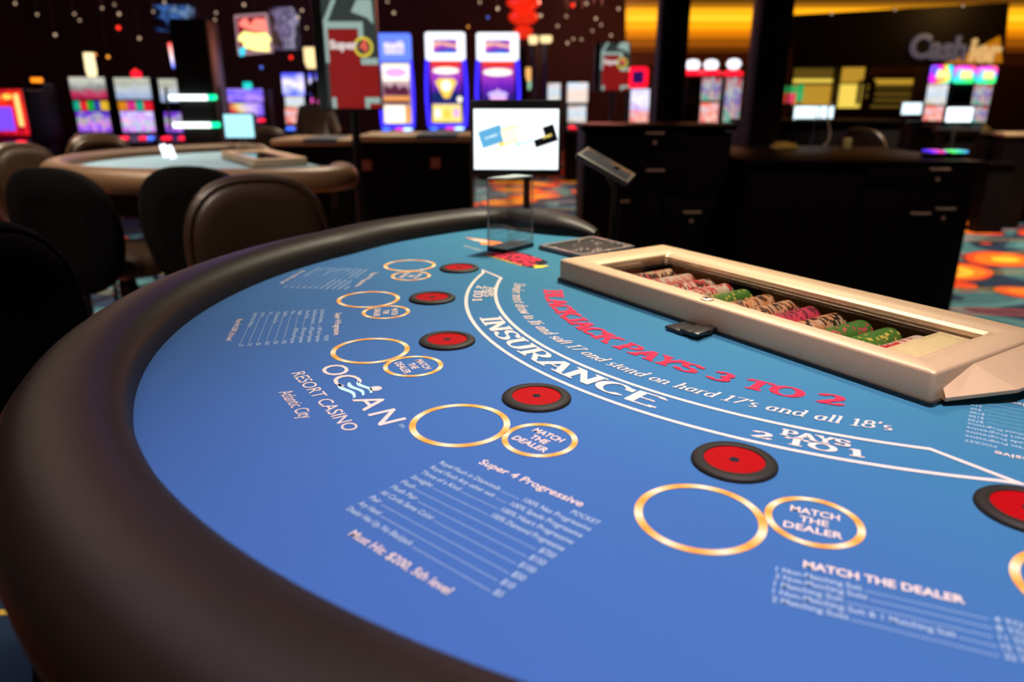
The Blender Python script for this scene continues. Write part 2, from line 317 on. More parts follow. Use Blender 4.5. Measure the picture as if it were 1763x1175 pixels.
# glyph: width, strokes (polylines), serifs (x, y, length); cap height 1
GL = {
 'A': (.98, [[(.1, 0), (.49, 1)], [(.49, 1), (.88, 0)], [(.25, .34), (.73, .34)]], [(.12, 0, .34), (.86, 0, .36)]),
 'B': (.9, [[(.2, 0), (.2, 1)], [(.2, 1), (.5, 1)] + E(.5, .76, .22, .24, 90, -90) + [(.2, .52)], [(.5, .52)] + E(.5, .26, .27, .26, 90, -90) + [(.2, 0)]], [(.14, 0, .2), (.14, 1, .2)]),
 'C': (.92, [E(.48, .5, .38, .5, 42, 322, 22), [(.80, .68), (.80, .96)]], []),
 'D': (.95, [[(.2, 0), (.2, 1)], [(.2, 1), (.42, 1)] + E(.42, .5, .38, .5, 90, -90, 18) + [(.2, 0)]], [(.14, 0, .2), (.14, 1, .2)]),
 'E': (.88, [[(.2, 0), (.2, 1)], [(.1, 1), (.76, 1)], [(.2, .52), (.6, .52)], [(.1, 0), (.8, 0)]], [(.74, .93, .1), (.78, .07, .1), (.58, .52, .08)]),
 'H': (1., [[(.2, 0), (.2, 1)], [(.8, 0), (.8, 1)], [(.2, .5), (.8, .5)]], [(.2, 0, .3), (.2, 1, .3), (.8, 0, .3), (.8, 1, .3)]),
 'I': (.42, [[(.21, 0), (.21, 1)]], [(.21, 0, .36), (.21, 1, .36)]),
 'J': (.75, [[(.5, 1), (.5, .25)] + E(.3, .25, .2, .25, 0, -170, 10)], [(.5, 1, .36)]),
 'K': (.98, [[(.2, 0), (.2, 1)], [(.22, .4), (.78, 1)], [(.42, .6), (.86, 0)]], [(.2, 0, .32), (.2, 1, .32), (.78, 1, .3), (.85, 0, .28)]),
 'L': (.82, [[(.2, 0), (.2, 1)], [(.1, 0), (.74, 0)]], [(.2, 1, .34), (.72, .1, .1)]),
 'M': (1.15, [[(.2, 0), (.2, 1)], [(.2, 1), (.57, .15)], [(.57, .15), (.94, 1)], [(.94, 0), (.94, 1)]], [(.18, 0, .28), (.14, 1, .2), (.96, 0, .28), (1., 1, .2)]),
 'N': (1.02, [[(.2, 0), (.2, 1)], [(.2, 1), (.82, 0)], [(.82, 0), (.82, 1)]], [(.2, 0, .3), (.13, 1, .2), (.82, 1, .3)]),
 'O': (.98, [E(.49, .5, .39, .5, 0, 360, 28)], []),
 'P': (.88, [[(.2, 0), (.2, 1)], [(.2, 1), (.48, 1)] + E(.48, .73, .27, .27, 90, -90) + [(.2, .46)]], [(.2, 0, .34), (.14, 1, .2)]),
 'R': (.95, [[(.2, 0), (.2, 1)], [(.2, 1), (.48, 1)] + E(.48, .74, .25, .26, 90, -90) + [(.2, .48)], [(.45, .48), (.82, 0)]], [(.2, 0, .32), (.14, 1, .2), (.86, 0, .2)]),
 'S': (.82, [E(.41, .75, .27, .25, 35, 270, 14) + E(.41, .25, .29, .25, 90, -145, 14)[1:], [(.68, .76), (.68, .97)], [(.13, .05), (.13, .24)]], []),
 'T': (.9, [[(.45, 0), (.45, 1)], [(.06, 1), (.84, 1)]], [(.45, 0, .36), (.1, .9, .09), (.8, .9, .09)]),
 'U': (.98, [[(.2, 1), (.2, .35)] + E(.49, .35, .29, .35, 180, 360, 12) + [(.78, 1)]], [(.2, 1, .32), (.78, 1, .32)]),
 'Y': (.94, [[(.12, 1), (.47, .45)], [(.82, 1), (.47, .45)], [(.47, .45), (.47, 0)]], [(.47, 0, .34), (.14, 1, .32), (.82, 1, .28)]),
 '1': (.5, [[(.27, 0), (.27, 1)], [(.1, .82), (.27, 1)]], [(.27, 0, .38)]),
 '2': (.8, [E(.38, .72, .27, .28, 165, -35, 12) + [(.12, .04)], [(.1, .03), (.72, .03)]], [(.7, .14, .08)]),
 '3': (.78, [E(.38, .75, .24, .25, 160, -90, 12), E(.38, .26, .28, .26, 90, -160, 12)], []),
 '6': (.72, [E(.36, .32, .25, .32, 0, 360, 20), E(.5, .42, .39, .58, 180, 100, 10)], []),
 '7': (.7, [[(.1, .95), (.64, .95)], [(.62, .95), (.3, 0)]], [(.1, .87, .06)]),
 '8': (.74, [E(.37, .75, .2, .24, 0, 360, 16), E(.37, .26, .26, .26, 0, 360, 18)], []),
 "'": (.3, [[(.17, 1), (.1, .74)]], []),
 'a': (.68, [E(.31, .31, .22, .31, 20, 340, 16), [(.53, .62), (.5, .08), (.62, .02)]], []),
 'd': (.7, [E(.31, .31, .22, .31, 20, 340, 16), [(.53, 1.02), (.53, .08), (.64, .02)]], [(.48, 1.0, .14)]),
 'e': (.58, [[(.12, .32), (.48, .36)] + E(.31, .33, .19, .29, 10, 310, 16)], []),
 'f': (.42, [[(.2, 0), (.2, .8)] + E(.34, .8, .14, .2, 180, 50, 8), [(.06, .6), (.38, .6)]], [(.18, 0, .2)]),
 'h': (.72, [[(.17, 0), (.17, 1.02)], [(.17, .42)] + E(.36, .42, .18, .19, 150, 0, 8) + [(.54, 0)]], [(.12, 1., .14), (.17, 0, .18), (.56, 0, .18)]),
 'l': (.34, [[(.17, 0), (.17, 1.02)]], [(.12, 1., .14), (.18, 0, .2)]),
 'm': (1.06, [[(.17, 0), (.17, .62)], [(.17, .42)] + E(.35, .42, .17, .19, 150, 0, 8) + [(.52, 0)], [(.52, .42)] + E(.7, .42, .17, .19, 150, 0, 8) + [(.87, 0)]], [(.12, .62, .12), (.17, 0, .16), (.52, 0, .16), (.9, 0, .18)]),
 'n': (.72, [[(.17, 0), (.17, .62)], [(.17, .42)] + E(.36, .42, .18, .19, 150, 0, 8) + [(.54, 0)]], [(.12, .62, .12), (.17, 0, .18), (.57, 0, .18)]),
 'o': (.62, [E(.31, .31, .23, .31, 0, 360, 18)], []),
 'r': (.52, [[(.17, 0), (.17, .62)], [(.17, .4)] + E(.34, .42, .17, .2, 150, 50, 6)], [(.12, .62, .12), (.17, 0, .2)]),
 's': (.5, [E(.25, .46, .15, .16, 40, 270, 10) + E(.25, .15, .16, .15, 90, -140, 10)[1:]], []),
 't': (.42, [[(.2, .84), (.2, .14)] + E(.31, .13, .11, .12, 180, 300, 6), [(.06, .6), (.36, .6)]], []),
 'u': (.7, [[(.15, .62), (.15, .2)] + E(.33, .2, .18, .19, 180, 340, 8), [(.52, .62), (.52, .05), (.62, .02)]], [(.1, .62, .12), (.48, .62, .12)]),
 'w': (.94, [[(.1, .62), (.28, 0)], [(.28, 0), (.46, .6)], [(.46, .6), (.64, 0)], [(.64, 0), (.82, .62)]], [(.1, .62, .18), (.82, .62, .16)]),
 ' ': (.42, [], []),
}
def pen_stroke(mb, pts, hx, hy, f, mi=0):
    """sweep an elliptical nib along a stroke; f maps glyph coordinates to the cloth"""
    pts = [p for i, p in enumerate(pts) if i == 0 or math.dist(p, pts[i - 1]) > 1e-4]
    n = len(pts); L = []; R = []
    closed = n > 6 and math.dist(pts[0], pts[-1]) < 1e-6
    for i, (x, y) in enumerate(pts):
        if closed and i in (0, n - 1): a, b = pts[n - 2], pts[1]
        else: a, b = pts[max(0, i - 1)], pts[min(n - 1, i + 1)]
        dx, dy = b[0] - a[0], b[1] - a[1]; l = math.hypot(dx, dy) or 1; nx, ny = -dy / l, dx / l
        q = math.sqrt((hx * nx) ** 2 + (hy * ny) ** 2); ox, oy = hx * hx * nx / q, hy * hy * ny / q
        L.append(f(x + ox, y + oy)); R.append(f(x - ox, y - oy))
    up = (len(mb.f) % 97) * 4e-6
    vs = [(a[0], a[1], a[2] + up) for a in L + R]; fs = [(i, i + n, i + n + 1, i + 1) for i in range(n - 1)]
    mb.add(vs, fs, mi)
def arc_text(mb, text, c, r, a0, a1, cap, hx, hy, z, shear=0., mi=0, sp=.0):
    """text standing on an arc, feet outward; angles from -y towards +x, in degrees"""
    w = sum(GL[ch][0] + sp for ch in text); span = math.radians(a1 - a0) * r; k = span / w
    x = 0.
    for ch in text:
        gw, st, se = GL[ch]; mid = x + gw / 2; th = math.radians(a0) + mid * k / r
        cx, cy = c[0] + r * math.sin(th), c[1] - r * math.cos(th); ct, sn = math.cos(th), math.sin(th)
        def f(gx, gy):
            lx = (gx - gw / 2) * k + gy * cap * shear; ly = gy * cap
            return (cx + lx * ct - ly * sn, cy + lx * sn + ly * ct, z)
        for s in st: pen_stroke(mb, s, hx, hy, f, mi)
        for sx, sy, sl in se:
            h = hy * 1.05
            yy = min(max(sy, 0), 1.02)
            up = (len(mb.f) % 97) * 4e-6 + 2e-6
            mb.add([(q_[0], q_[1], q_[2] + up) for q_ in (f(sx - sl / 2 - hx * .5, yy - h), f(sx + sl / 2 + hx * .5, yy - h), f(sx + sl / 2 + hx * .5, yy + h), f(sx - sl / 2 - hx * .5, yy + h))], [(0, 1, 2, 3)], mi)
        x += gw + sp
_tc = {}
def text_mesh(s, bold=0.):
    key = (s, bold)
    if key not in _tc:
        cu = bpy.data.curves.new('t', 'FONT'); cu.body = s; cu.size = 1; cu.offset = bold; cu.resolution_u = 3
        o = bpy.data.objects.new('t', cu); COL.objects.link(o)
        dg = bpy.context.evaluated_depsgraph_get(); me = bpy.data.meshes.new_from_object(o.evaluated_get(dg))
        vs = [tuple(v.co) for v in me.vertices]; fs = [tuple(p.vertices) for p in me.polygons]
        bpy.data.objects.remove(o); bpy.data.curves.remove(cu); bpy.data.meshes.remove(me)
        xs = [v[0] for v in vs] or [0, 1]
        _tc[key] = ([(v[0] - min(xs), v[1], 0) for v in vs], fs, max(xs) - min(xs))
    return _tc[key]
def flat_text(mb, s, x, y, h, M, z, w=None, align='l', mi=0, bold=0., shear=0.):
    """text with cap height h, baseline start x, y, in the plane given by M"""
    vs, fs, tw = text_mesh(s, bold); k = h / .73; kx = (w / tw) if w else k
    off = {'l': 0, 'c': -tw * kx / 2, 'r': -tw * kx}[align]
    mb.add([(x + off + v[0] * kx + v[1] * k * shear, y + v[1] * k, z) for v in vs], fs, mi, M)
def rotM(th, x=0, y=0, z=0): return Matrix.Translation((x, y, z)) @ Matrix.Rotation(th, 4, 'Z')

# ------------------------------------------------------------------ blackjack table (local x along the dealer edge, y towards the dealer)
U_ANG = math.atan2(-.849, .528)
T_LOC = Vector((.53878, 1.15506, 0))
def TW(a, b, z=0):
    """world position of table point: a along, b towards the players, z above the cloth"""
    ca, sa = math.cos(U_ANG), math.sin(U_ANG)
    return Vector((T_LOC.x + a * ca + b * sa, T_LOC.y + a * sa - b * ca, ZT + z))
def felt_outline():
    right = []
    c = (-.005, .234)
    side = [(.618, .03), (.663, .055), (.707, .085), (.769, .112), (.822, .125), (.853, .143), (.866, .18), (.862, .24), (.850, .303), (.833, .375), (.805, .46)]
    arc = []
    for i in range(0, 41):
        t = math.radians(-66 + 132 * i / 40); arc.append((c[0] + .811 * math.sin(t), c[1] + .811 * math.cos(t)))
    left = [(-x, y) for x, y in side]
    pts = left + arc + list(reversed([(x - .008, y) for x, y in side]))
    return [(x, -y) for x, y in pts]     # local coords
def smooth_path(pts, n=3):
    out = []
    for i in range(len(pts) - 1):
        p0, p1, p2, p3 = pts[max(i - 1, 0)], pts[i], pts[i + 1], pts[min(i + 2, len(pts) - 1)]
        for k in range(n):
            t = k / n
            out.append(tuple(.5 * (2 * p1[j] + (p2[j] - p0[j]) * t + (2 * p0[j] - 5 * p1[j] + 4 * p2[j] - p3[j]) * t * t + (3 * p1[j] - p0[j] - 3 * p2[j] + p3[j]) * t ** 3) for j in (0, 1)))
    out.append(pts[-1]); return out
OUT = smooth_path(felt_outline(), 3)
RAIL_PROF = [(-.004, -.03), (-.004, .002), (-.003, .018), (.002, .030), (.012, .039), (.030, .0445), (.054, .0445), (.080, .040), (.098, .030), (.110, .016), (.116, -.002), (.114, -.025), (.104, -.042), (.09, -.052), (.02, -.052)]
def cut(o):
    """opening for the sunken chip tray"""
    c = obj('cutter', MB().box((0, 0, 0), (.63, .215, .13)), FELT, None, (-.002, -.203, ZT - .01), (0, 0, math.radians(.72)))
    par = o.parent; o.parent = None
    m = o.modifiers.new('b', 'BOOLEAN'); m.operation = 'DIFFERENCE'; m.object = c; m.solver = 'EXACT'
    dg = bpy.context.evaluated_depsgraph_get(); me = bpy.data.meshes.new_from_object(o.evaluated_get(dg))
    o.modifiers.clear(); o.data = me; o.parent = par; bpy.data.objects.remove(c)
def build_table(label, group=None):
    t = thing('blackjack_table', label, 'table', T_LOC, U_ANG, group)
    n = len(OUT)
    mb = MB(); top = [(x, y, ZT) for x, y in OUT]; bot = [(x, y, ZT - .03) for x, y in OUT]
    mb.add(top + bot, [tuple(range(n))] + [tuple(range(2 * n - 1, n - 1, -1))] + [(k, k + n, (k + 1) % n + n, (k + 1) % n) for k in range(n)])
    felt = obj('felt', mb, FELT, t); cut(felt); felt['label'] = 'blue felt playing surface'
    # padded rail swept round the players' side
    mb = MB(); vs = []; fs = []; m = len(RAIL_PROF)
    for i, (x, y) in enumerate(OUT):
        a = Vector(OUT[max(0, i - 2)]); b = Vector(OUT[min(n - 1, i + 2)]); d = (b - a).normalized(); nr = Vector((d.y, -d.x))
        if nr.dot(Vector((x, y + .3))) < 0 and abs(x) < .84: pass
        e = min(i, n - 1 - i) / 7.0; s = min(1, .35 + .65 * math.sin(min(1, e) * PI / 2))
        for (o_, z_) in RAIL_PROF: vs.append((x + nr.x * o_ * s, y + nr.y * o_ * s, ZT + z_ * s))
    # outward side test
    for i in range(n - 1):
        for k in range(m):
            k2 = (k + 1) % m; fs.append((i * m + k, i * m + k2, (i + 1) * m + k2, (i + 1) * m + k))
    fs.append(tuple(range(m))); fs.append(tuple((n - 1) * m + k for k in reversed(range(m))))
    mb.add(vs, fs, 0, None, True)
    o = obj('armrest', mb, LEATHER, t); o['label'] = 'padded black leather armrest'
    mb = MB(); ins = [(x * .985, y * .985) for x, y in OUT]
    mb.prism(ins, ZT - .16, ZT - .031); cut(obj('apron', mb, DARKM, t))
    mb = MB(); mb.box((0, -.45, .39), (1.0, .42, .76), 0, None, .02); mb.box((0, -.45, .02), (1.15, .6, .04), 0, None, .01)
    obj('pedestal', mb, DARKM, t)
    return t, felt
table, felt = build_table('near blackjack table with printed blue felt and black padded armrest filling the foreground')
ZP = ZT + .0005
def fpart(name, mb, mats, label=None, loc=None):
    o = obj(name, mb, mats, felt, loc)
    if label: o['label'] = label
    return o
# insurance band
def arc_pts(c, r, a0, a1, n): return [(c[0] + r * math.sin(math.radians(a0 + (a1 - a0) * i / n)), c[1] - r * math.cos(math.radians(a0 + (a1 - a0) * i / n))) for i in range(n + 1)]
bo = [(-.4697, -.4065)] + arc_pts((.004, .009), .6228, -46.8, 45.8, 80) + [(.4615, -.4165)]
bi = arc_pts((-.0016, .0449), .6035, 39.9, -41.2, 70)
mb = MB(); mb.strip(bo + bi, .0027, ZP, True)
fpart('insurance_border', mb, PRINT, 'cream outline of the insurance band')
mb = MB(); arc_text(mb, 'INSURANCE', (-.0004, .0227), .6205, -18.9, 17.0, .0295, .115, .045, ZP)
fpart('insurance_lettering', mb, PRINT, 'cream INSURANCE lettering')
mb = MB()
arc_text(mb, '2 TO 1', (.004, .009), .6115, 26.6, 36.0, .0145, .13, .06, ZP); arc_text(mb, 'PAYS', (.004, .009), .594, 29.0, 35.0, .0135, .13, .055, ZP)
fpart('pays_lettering', mb, PRINT, 'cream PAYS 2 TO 1 lettering at the right end of the band')
mb = MB()
arc_text(mb, '2 TO 1', (.004, .009), .6115, -38.0, -28.6, .0145, .13, .06, ZP); arc_text(mb, 'PAYS', (.004, .009), .594, -37.0, -31.0, .0135, .13, .055, ZP)
fpart('pays_lettering', mb, PRINT, 'cream PAYS 2 TO 1 lettering at the left end of the band')
mb = MB(); arc_text(mb, "Dealer must draw to 16 and soft 17 and stand on hard 17's and all 18's", (-.0024, .0186), .5525, -39.3, 38.9, .0185, .075, .03, ZP, .22)
fpart('house_rule_lettering', mb, PRINT, 'cream italic dealer rule lettering')
mb = MB(); arc_text(mb, 'BLACKJACK PAYS 3 TO 2', (.0035, .0409), .5205, -33.8, 32.4, .028, .14, .06, ZP, .05)
fpart('blackjack_lettering', mb, PRINTR, 'red BLACKJACK PAYS 3 TO 2 lettering')
# betting circles and sensors
def ring(mb, r0, r1, z, n=72, mi=0):
    vs = [(r0 * math.cos(2 * PI * k / n), r0 * math.sin(2 * PI * k / n), z) for k in range(n)] + [(r1 * math.cos(2 * PI * k / n), r1 * math.sin(2 * PI * k / n), z) for k in range(n)]
    mb.add(vs, [(k, (k + 1) % n, (k + 1) % n + n, k + n) for k in range(n)], mi)
SEATS = [-48.9, -30.2, -11.25, 8.05, 27.45, 46.7]
SMALL = [-42.75, -24.4, -5.33, 14.0, 33.5, 52.9]
RB, RS, RD = .0502, .0362, .0376
names = ['far end', 'second from the far end', 'third from the far end', 'nearest the logo', 'right of the payout table', 'at the right edge']
for i, a in enumerate(SEATS):
    t = math.radians(a)
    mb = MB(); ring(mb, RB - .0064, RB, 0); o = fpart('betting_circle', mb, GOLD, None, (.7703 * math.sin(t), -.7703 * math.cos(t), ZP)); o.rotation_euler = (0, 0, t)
    t2 = math.radians(SMALL[i])
    mb = MB(); ring(mb, RS - .0055, RS, 0)
    for j, w in enumerate(['MATCH', 'THE', 'DEALER']):
        flat_text(mb, w, 0, [.0085, -.0045, -.0175][j], .0092, Matrix.Identity(4), 0, [.036, .021, .042][j], 'c', 1, .02)
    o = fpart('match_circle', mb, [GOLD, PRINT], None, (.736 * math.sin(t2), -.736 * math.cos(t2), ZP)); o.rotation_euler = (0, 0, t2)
    mb = MB(); mb.lathe([(.0265, .0), (.0265, .0042), (.0275, .0048), (.0355, .0040), (.0374, .0022), (.0376, .0)], n=64)
    s = obj('bet_sensor', mb, RUBB, table, (.668 * math.sin(t), -.668 * math.cos(t), ZT)); s['label'] = 'round black bet sensor with red insert, ' + names[i]
    mb = MB(); mb.lathe([(.0, .0), (.0272, .0), (.0272, .0032), (.0045, .0034), (.0045, .003), (0, .003)], n=64); o = obj('red_insert', mb, REDV, s); o['label'] = 'red round insert'
    mb = MB(); mb.lathe([(.0046, .0030), (.0046, .0036), (0, .0036)], n=24); obj('sensor_eye', mb, PRINTK, s)
# casino logo
mb = MB(); I4 = Matrix.Identity(4)
def logo_letter(s, x, w, y=-.832, h=.031, b=.006): flat_text(mb, s, x, y, h, I4, ZP, w, 'l', 0, b, .0)
logo_letter('O', -.1235, .037); logo_letter('C', -.0835, .033)
logo_letter('A', -.0085, .036); logo_letter('N', .037, .032)
flat_text(mb, 'RESORT CASINO', -.121, -.866, .0165, I4, ZP, .185, 'l', 0, .0)
flat_text(mb, 'Atlantic City', -.0705, -.894, .0155, I4, ZP, .083, 'l', 0, .0)
flat_text(mb, 'TM', .076, -.816, .005, I4, ZP, .009, 'l', 1, .0)
n = 24; cx, cy, rr = -.0245, -.7985, .0068
mb.add([(cx + rr * math.cos(2 * PI * k / n), cy + rr * math.sin(2 * PI * k / n), ZP) for k in range(n)], [tuple(range(n))], 0)
def wave(x0, x1, y, amp, th, tail=0):
    L = []; R = []; N = 20
    for i in range(N + 1):
        u = i / N; x = x0 + (x1 - x0) * u; yy = y + amp * math.sin(u * 2 * PI) ; h = th * (.5 + .5 * math.sin(PI * min(1, u * 1.15)))
        L.append((x, yy + h, ZP)); R.append((x, yy - h * .4, ZP))
    mb.add(L + R, [(i, i + N + 1, i + N + 2, i + 1) for i in range(N)], 2)
wave(-.0555, -.0150, -.8085, -.0028, .0042); wave(-.0575, -.0130, -.8185, -.0030, .0042); wave(-.0600, -.0120, -.8290, -.0030, .0045)
fpart('casino_logo', mb, [PRINT, PRINTB, WAVE], 'cream OCEAN RESORT CASINO Atlantic City logo with light blue waves')
# progressive payout tables
ROWS = [('Royal Flush in Diamonds', '100% Net Progressive'), ('Royal Flush Any other suit', '100% Spade Progressive'), ('Three of a Kind', '100% Heart Progressive'), ('Straight', '100% Diamond Progressive'),
        ('Flush', '$750'), ('Flush Pair', '$150'), ('All Cards Same Color', '$100'), ('Pair', '$50'), ('Any Hand', '$10'), ('Dealer Has Up, No Blackjack', '$5')]
def payout_table(th, x, y, s=1.0, label=''):
    """x, y: middle of the heading's baseline in table coordinates"""
    M = rotM(th, x, y); mb = MB()
    flat_text(mb, 'Super 4 Progressive', 0, 0, .0095 * s, M, ZP, .112 * s, 'c', 0, .012)
    flat_text(mb, 'POCKET', .081 * s, -.0125 * s, .006 * s, M, ZP, .026 * s, 'r', 1, .004)
    for i, (l, r) in enumerate(ROWS):
        yy = (-.0235 - i * .0112) * s
        lw = min(.075, .0031 * len(l)) * s; rw = min(.07, .0033 * len(r)) * s
        flat_text(mb, l, -.082 * s, yy, .0062 * s, M, ZP, lw, 'l', 1, .004)
        flat_text(mb, r, .081 * s, yy, .0062 * s, M, ZP, rw, 'r', 1, .004)
        x0, x1 = -.082 * s + lw + .003, .081 * s - rw - .003
        k = x0
        while k < x1: mb.add([(k, yy, ZP), (k + .0009, yy, ZP), (k + .0009, yy + .0011, ZP), (k, yy + .0011, ZP)], [(0, 1, 2, 3)], 2, M); k += .0022
    flat_text(mb, 'Must Hit: $200, 5th level', 0, -.145 * s, .0085 * s, M, ZP, .105 * s, 'c', 0, .008)
    fpart('payout_table', mb, [PRINT, PRINTB, PRINTB], label)
payout_table(math.radians(17.3), .2415, -.7705, 1., 'printed payout table in front of the near seats')
payout_table(math.radians(-20.5), -.2870, -.7560, .97, 'printed payout table left of the logo')
payout_table(math.radians(-39.5), -.5200, -.6220, .95, 'printed payout table at the far seats')
payout_table(math.radians(204), .470, -.348, 1., 'printed payout table beside the chip tray, upside down')
# match the dealer odds
M = rotM(math.radians(34.8), .4795, -.6420); mb = MB()
flat_text(mb, 'MATCH THE DEALER', 0, 0, .0088, M, ZP, .098, 'c', 0, .03)
for i, (l, r) in enumerate([('1 Non-Matching Suit', '4 TO 1'), ('2 Non-Matching Suits', '8 TO 1'), ('1 Matching Suit', '11 TO 1'), ('1 Non-Matching Suit & 1 Matching Suit', '15 TO 1'), ('2 Matching Suits', '22 TO 1')]):
    yy = -.0115 - i * .0086; lw = .00285 * len(l)
    flat_text(mb, l, -.0660, yy, .0056, M, ZP, lw, 'l', 1, .008); flat_text(mb, r, .083, yy, .0056, M, ZP, .020, 'r', 1, .008)
    k = -.0660 + lw + .002
    while k < .060: mb.add([(k, yy, ZP), (k + .001, yy, ZP), (k + .001, yy + .0012, ZP), (k, yy + .0012, ZP)], [(0, 1, 2, 3)], 2, M); k += .0022
fpart('odds_table', mb, [PRINT, PRINTB, PRINTB], 'printed MATCH THE DEALER odds')
# far game logo: red word shape with yellow figure and orange blaze, pale line
mb = MB()
def poly(pts, mi, z=ZP): mb.add([(x, -y, z) for x, y in pts], [tuple(range(len(pts)))], mi)
poly([(-.783, .277), (-.74, .252), (-.70, .236), (-.64, .222), (-.655, .26), (-.69, .285), (-.72, .272)], 3)
poly([(-.765, .272), (-.72, .254), (-.70, .262), (-.735, .276)], 1, ZP + .0002)
poly([(-.605, .335), (-.585, .262), (-.535, .252), (-.52, .262), (-.505, .256), (-.462, .262), (-.448, .285), (-.438, .318), (-.47, .326), (-.53, .333)], 4)
M = rotM(math.radians(4), -.602, -.324)
flat_text(mb, 'SUPER', 0, .026, .030, M, ZP + .0003, .132, 'l', 0, .05); flat_text(mb, 'MATCH', .008, -.004, .026, M, ZP + .0003, .140, 'l', 0, .06)
flat_text(mb, 'PROGRESSIVE', .01, -.013, .006, M, ZP + .0003, .13, 'l', 2, .02)
flat_text(mb, '4', .150, .0, .030, M, ZP + .0003, .026, 'l', 2, .05)
mb.strip([(-.70, -.325), (-.63, -.318)], .0012, ZP, False, 1)
fpart('game_logo', mb, [PRINTR, PRINT, PRINTY, PRINTO, PRINTK], 'red, yellow and orange game logo beyond the sensors')
# dark plate with shiny specks by the dealer
pl = MB(); pp = [(-.578, -.208), (-.445, -.194), (-.462, -.040), (-.602, -.046)]
pl.prism(pp, ZT + .0, ZT + .008)
o = obj('card_reader_plate', pl, [mat('smoky_acrylic_plate', (.02, .02, .02), .55, spec=.15)], table); o['label'] = 'dark glossy plate with shiny specks'
mb = MB()
for (xa, ya), (xb, yb) in zip(pp, pp[1:] + pp[:1]):
    L2 = math.hypot(xb - xa, yb - ya); mb.box((L2 / 2, .005, .0), (L2, .010, .010), 0, Matrix.Translation((xa, ya, ZT + .0055)) @ Matrix.Rotation(math.atan2(yb - ya, xb - xa), 4, 'Z'), .002)
b_ = obj('plate_border', mb, mat('clear_grey_border', (.30, .24, .24), .3, alpha=.75, spec=.6), o); b_['label'] = 'clear raised border'
mb = MB()
random.seed(3); STUD = mat('stud_metal', (.75, .64, .58), .3, metal=.5)
for k in range(34):
    u, v = random.random(), random.random(); x = pp[0][0] * (1 - u) * (1 - v) + pp[1][0] * u * (1 - v) + pp[2][0] * u * v + pp[3][0] * (1 - u) * v; y = pp[0][1] * (1 - u) * (1 - v) + pp[1][1] * u * (1 - v) + pp[2][1] * u * v + pp[3][1] * (1 - u) * v
    r_ = random.uniform(.0016, .0034); mb = MB(); mb.lathe([(r_, 0), (r_ * .8, r_ * .7), (0, r_)], (x, y, ZT + .008), 8); obj('metal_stud', mb, STUD, o)

# ------------------------------------------------------------------ chip tray with locking cover
TR = math.radians(.72)
tray_o = TW(-.002, .205)
tray = thing('chip_tray', 'champagne metal locking chip tray with clear window on the near blue table', 'chip tray', (tray_o.x, tray_o.y, ZT), U_ANG + TR)
# local tray coords: x along, y towards the dealer; half size .331 x .124
HX, HYF, HYB = .331, -.1215, .128
WX0, WX1, WY0, WY1 = -.262, .288, -.0845, .070
def rrect(x0, x1, y0, y1, r, n=6):
    out = []
    for cx, cy, a in ((x1 - r, y1 - r, 0), (x0 + r, y1 - r, 90), (x0 + r, y0 + r, 180), (x1 - r, y0 + r, 270)):
        out += [(cx + r * math.cos(math.radians(a + 90 * k / n)), cy + r * math.sin(math.radians(a + 90 * k / n))) for k in range(n + 1)]
    return out
def loops(mb, rings_, smooth=True, mi=0):
    n = len(rings_[0]); vs = [p for r in rings_ for p in r]
    fs = [(i * n + k, i * n + (k + 1) % n, (i + 1) * n + (k + 1) % n, (i + 1) * n + k) for i in range(len(rings_) - 1) for k in range(n)]
    mb.add(vs, fs, mi, None, smooth)
def lp(x0, x1, y0, y1, r, z): return [(x, y, z) for x, y in rrect(x0, x1, y0, y1, r)]
mb = MB(); H = .0385
R = [lp(-HX, HX, HYF, HYB, .006, .004), lp(-HX, HX, HYF, HYB, .006, H - .004), lp(-HX + .001, HX - .001, HYF + .001, HYB - .001, .006, H - .0015), lp(-HX + .0035, HX - .0035, HYF + .0035, HYB - .0035, .005, H),
     lp(WX0 - .012, WX1 + .012, WY0 - .006, WY1 + .022, .008, H - .0002), lp(WX0 - .008, WX1 + .008, WY0 - .004, WY1 + .016, .007, H - .003), lp(WX0 - .006, WX1 + .006, WY0 - .003, WY1 + .011, .006, H - .003), lp(WX0 - .003, WX1 + .003, WY0 - .002, WY1 + .006, .005, H - .0015), lp(WX0, WX1, WY0, WY1, .004, H - .005), lp(WX0, WX1, WY0, WY1, .004, H - .0105),
     lp(-HX + .006, HX - .006, HYF + .006, HYB - .006, .003, H - .0105), lp(-HX + .006, HX - .006, HYF + .006, HYB - .006, .003, .004), lp(-HX, HX, HYF, HYB, .006, .004)]
loops(mb, R)
cover = obj('tray_cover', mb, CHAMP, tray)
mb = MB(); mb.box(((WX0 + WX1) / 2, (WY0 + WY1) / 2, H - .0085), (WX1 - WX0 - .001, WY1 - WY0 - .001, .0024)); o = obj('window_pane', mb, PANE, cover); o['label'] = 'clear window pane'
mb = MB(); mb.lathe([(.0095, 0), (.0095, .0022), (.0075, .003), (.0072, .0012), (.004, .0008), (0, .0008)], (.0, -.1045, H - .0004), 28); mb.box((0, -.1045, H + .0014), (.008, .0016, .0012), 1)
o = obj('cam_lock', mb, [CHROME, PRINTK], cover); o['label'] = 'chrome key lock'
